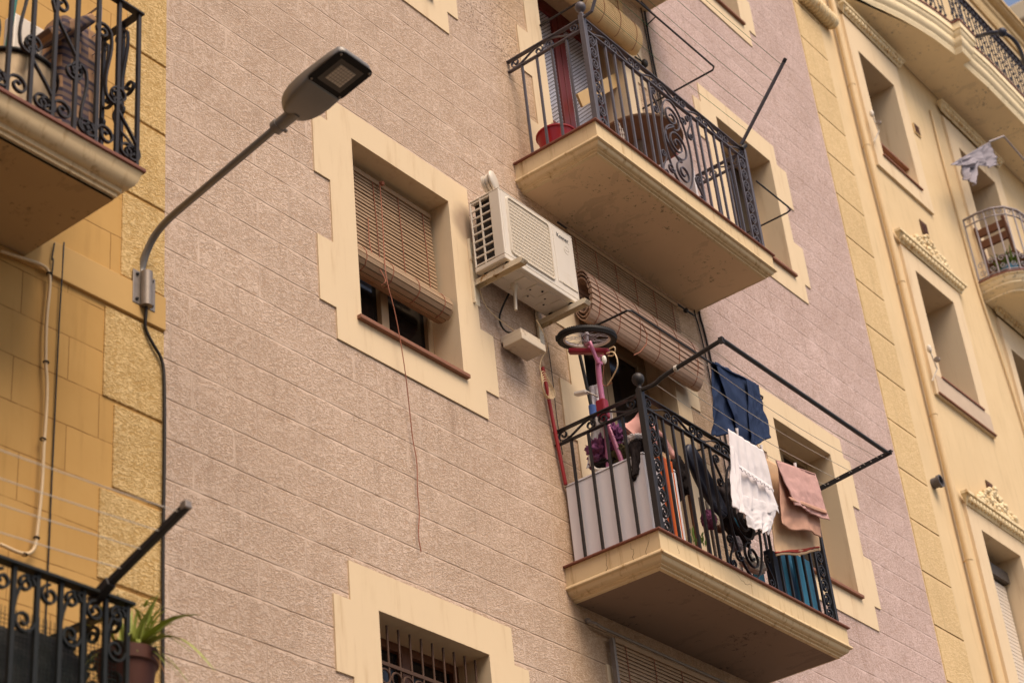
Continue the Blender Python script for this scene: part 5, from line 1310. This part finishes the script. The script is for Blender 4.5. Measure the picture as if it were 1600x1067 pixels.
single(MB().obox(Vector((4.34,-.25,7.62)), Vector((1,0,0)), Vector((0,1,0)), Vector((0,0,1)), .10, .04, .33).build('white_box', M['acwhite'], None, bevel=.01), 'white upright box behind the plaid bag', 'box')

# ---- right building objects
dp = thing('drainpipe', (15.36,-.06,14), 'ochre drainpipe running down beside the carved windows', 'drainpipe')
MB().tube([(15.335,-.055,19.0),(15.335,-.055,14.2),(15.34,-.055,13.3),(15.39,-.055,12),(15.39,-.055,5)], .034, 14).build('pipe', M['yellow'] if False else M['pipe'], dp, smooth=True)
for z in (14.25, 13.42, 11.7, 10.15, 8.6): xq = 15.335 if z > 14.2 else 15.34 if z > 13.3 else 15.365 if z > 12.5 else 15.39; MB().tube([(xq,-.055,z-.008),(xq,-.055,z+.008)], .039, 12).tube([(xq,-.02,z),(xq,0,z)], .009, 6).build('pipe_clip', M['pipe'], dp)
for lb_, (a, b, c_, d_) in (('small dark wall vent below the top carved window', (16.47,16.63,12.88,13.06)), ('pale square wall vent right of the top carved window', (17.03,17.19,14.58,14.72)), ('small dark wall vent between the two lower carved windows', (16.47,16.62,9.66,9.84))):
    v_ = thing('wall_vent', (a, 0, c_), lb_, 'vent', 'wall vents'); MB().box(a, b, -.012, -.002, c_, d_).build('plate', M['grille_dark'] if 'dark' in lb_ else M['conduit'], v_, bevel=.002)
    m = MB()
    for k in range(5): m.box(a+.015, b-.015, -.018, -.012, c_+.02+.028*k, c_+.032+.028*k)
    m.build('slats', M['wood'], v_)
vp = thing('flue', (15.22,0,9.45), 'short dark grey round flue sticking out of the ochre wall', 'flue')
fc = YP(1465,753,-.05)
MB().lathe((fc.x, 0, fc.z), [(.052,0),(.052,-.06),(.062,-.06),(.062,-.09),(.048,-.09),(.048,-.02),(.001,-.02)], 28, axis=(0,1,0)).build('tube', mat('flue_grey', S((92,88,90)), .5, .2), vp, smooth=True)
cable('pale conduit down the ochre wall left of the bowed balcony', [(17.72,-.02,15.3),(17.68,-.02,14.5),(17.70,-.02,13.7),(17.72,-.02,12.7),(17.86,-.02,12.0),(18.0,-.02,11.0),(18.1,-.02,9.6)], .014, 'pipe')
for lb_, x_, y_ in (('white pulley on the left jamb of the top carved window', 1362, 178), ('white pulley on the left jamb of the middle carved window', 1452, 545)):
    p = YP(x_, y_, -.10); t = thing('line_pulley', p, lb_, 'pulley', 'washing line pulleys'); MB().ball(p, .032, 12, (.6,.8,1.5)).build('housing', M['acwhite'], t, smooth='all')
    MB().lathe(p+Vector((.03,-.04,-.13)), [(.012,-.012),(.03,-.010),(.024,0),(.03,.010),(.012,.012)], 14, axis=(1,0,0)).build('wheel', M['galv'], t)
    MB().tube([p, p+Vector((.08,.0,-.20)), p+Vector((.02,.06,-.34))], .009, 6).build('bracket', M['acwhite'], t)
sx = thing('laundry', YP(1530,235,-.35), 'grey and white shirt blowing on a rod above the bowed balcony', 'laundry')
cloth(YP(1484,258,-.3), YP(1545,222,-.4), YP(1556,262,-.4), YP(1498,262,-.3), folds=3, amp=.035, hem=.02, seed=41).build('shirt_body', M['greycloth'], sx, smooth='all', solid=.006)
cloth(YP(1498,248,-.3), YP(1530,240,-.35), YP(1520,290,-.35), YP(1506,276,-.3), folds=2, amp=.03, hem=.02, seed=42).build('sleeve', M['greycloth'], sx, smooth='all', solid=.006)
rp_ = YP(1545,222,-.42)
fr2 = frame_rack('white rod frame holding the laundry above the bowed balcony', [rp_, YP(1568,213,-.55), YP(1600,250,-.55), YP(1640,292,-.55)], .012, 'whiteiron')
ch = thing('chair', (18.3,-.25,12.83), 'brown wooden chair standing on the bowed white-railed balcony', 'chair')
for y_ in (-.05, -.40): MB().beam((18.22,y_,12.84), (18.08,y_,13.72), .045, .035, up=(0,1,0)).build('leg', M['wood'], ch, bevel=.004)
for y_ in (-.07, -.38): MB().beam((18.62,y_,12.84), (18.60,y_,13.26), .04, .035, up=(0,1,0)).build('leg', M['wood'], ch, bevel=.004)
MB().box(18.18, 18.64, -.42, -.03, 13.26, 13.30).build('seat', M['wood'], ch, bevel=.006)
for z in (13.42, 13.58): MB().box(18.08, 18.12, -.39, -.06, z, z+.10).build('back_slat', M['wood'], ch, bevel=.004)
m = MB()
for i in range(50):
    a = random.uniform(0, 6.28); p = Vector((17.98+random.uniform(-.1,.1), -.35+random.uniform(-.1,.1), 12.95)); blade(m, p, p+Vector((.16*math.cos(a), .16*math.sin(a), random.uniform(0,.2))), .018, .02, 4)
pl = thing('potted_plant', (17.98,-.35,12.83), 'low green plant in a blue pot on the bowed balcony', 'plant'); m.build('leaves', M['leaf'], pl); MB().lathe((17.98,-.35,12.83), [(.07,0),(.1,.14),(.001,.12)], 16).build('pot', M['blueboard'], pl)
# arm on the big balcony
ar = [YP(1527,58,-.75), YP(1545,52,-.95), YP(1566,50,-1.1), YP(1585,62,-1.15), YP(1596,82,-1.1), YP(1600,100,-1.0)]
single(MB().tube(smooth_path(ar, 2), .025, 8).ball(YP(1566,51,-1.12), .06, 8).build('bracket_arm', M['blueiron'], None, smooth='all'), 'dark curved iron arm rising over the big balcony railing', 'bracket')
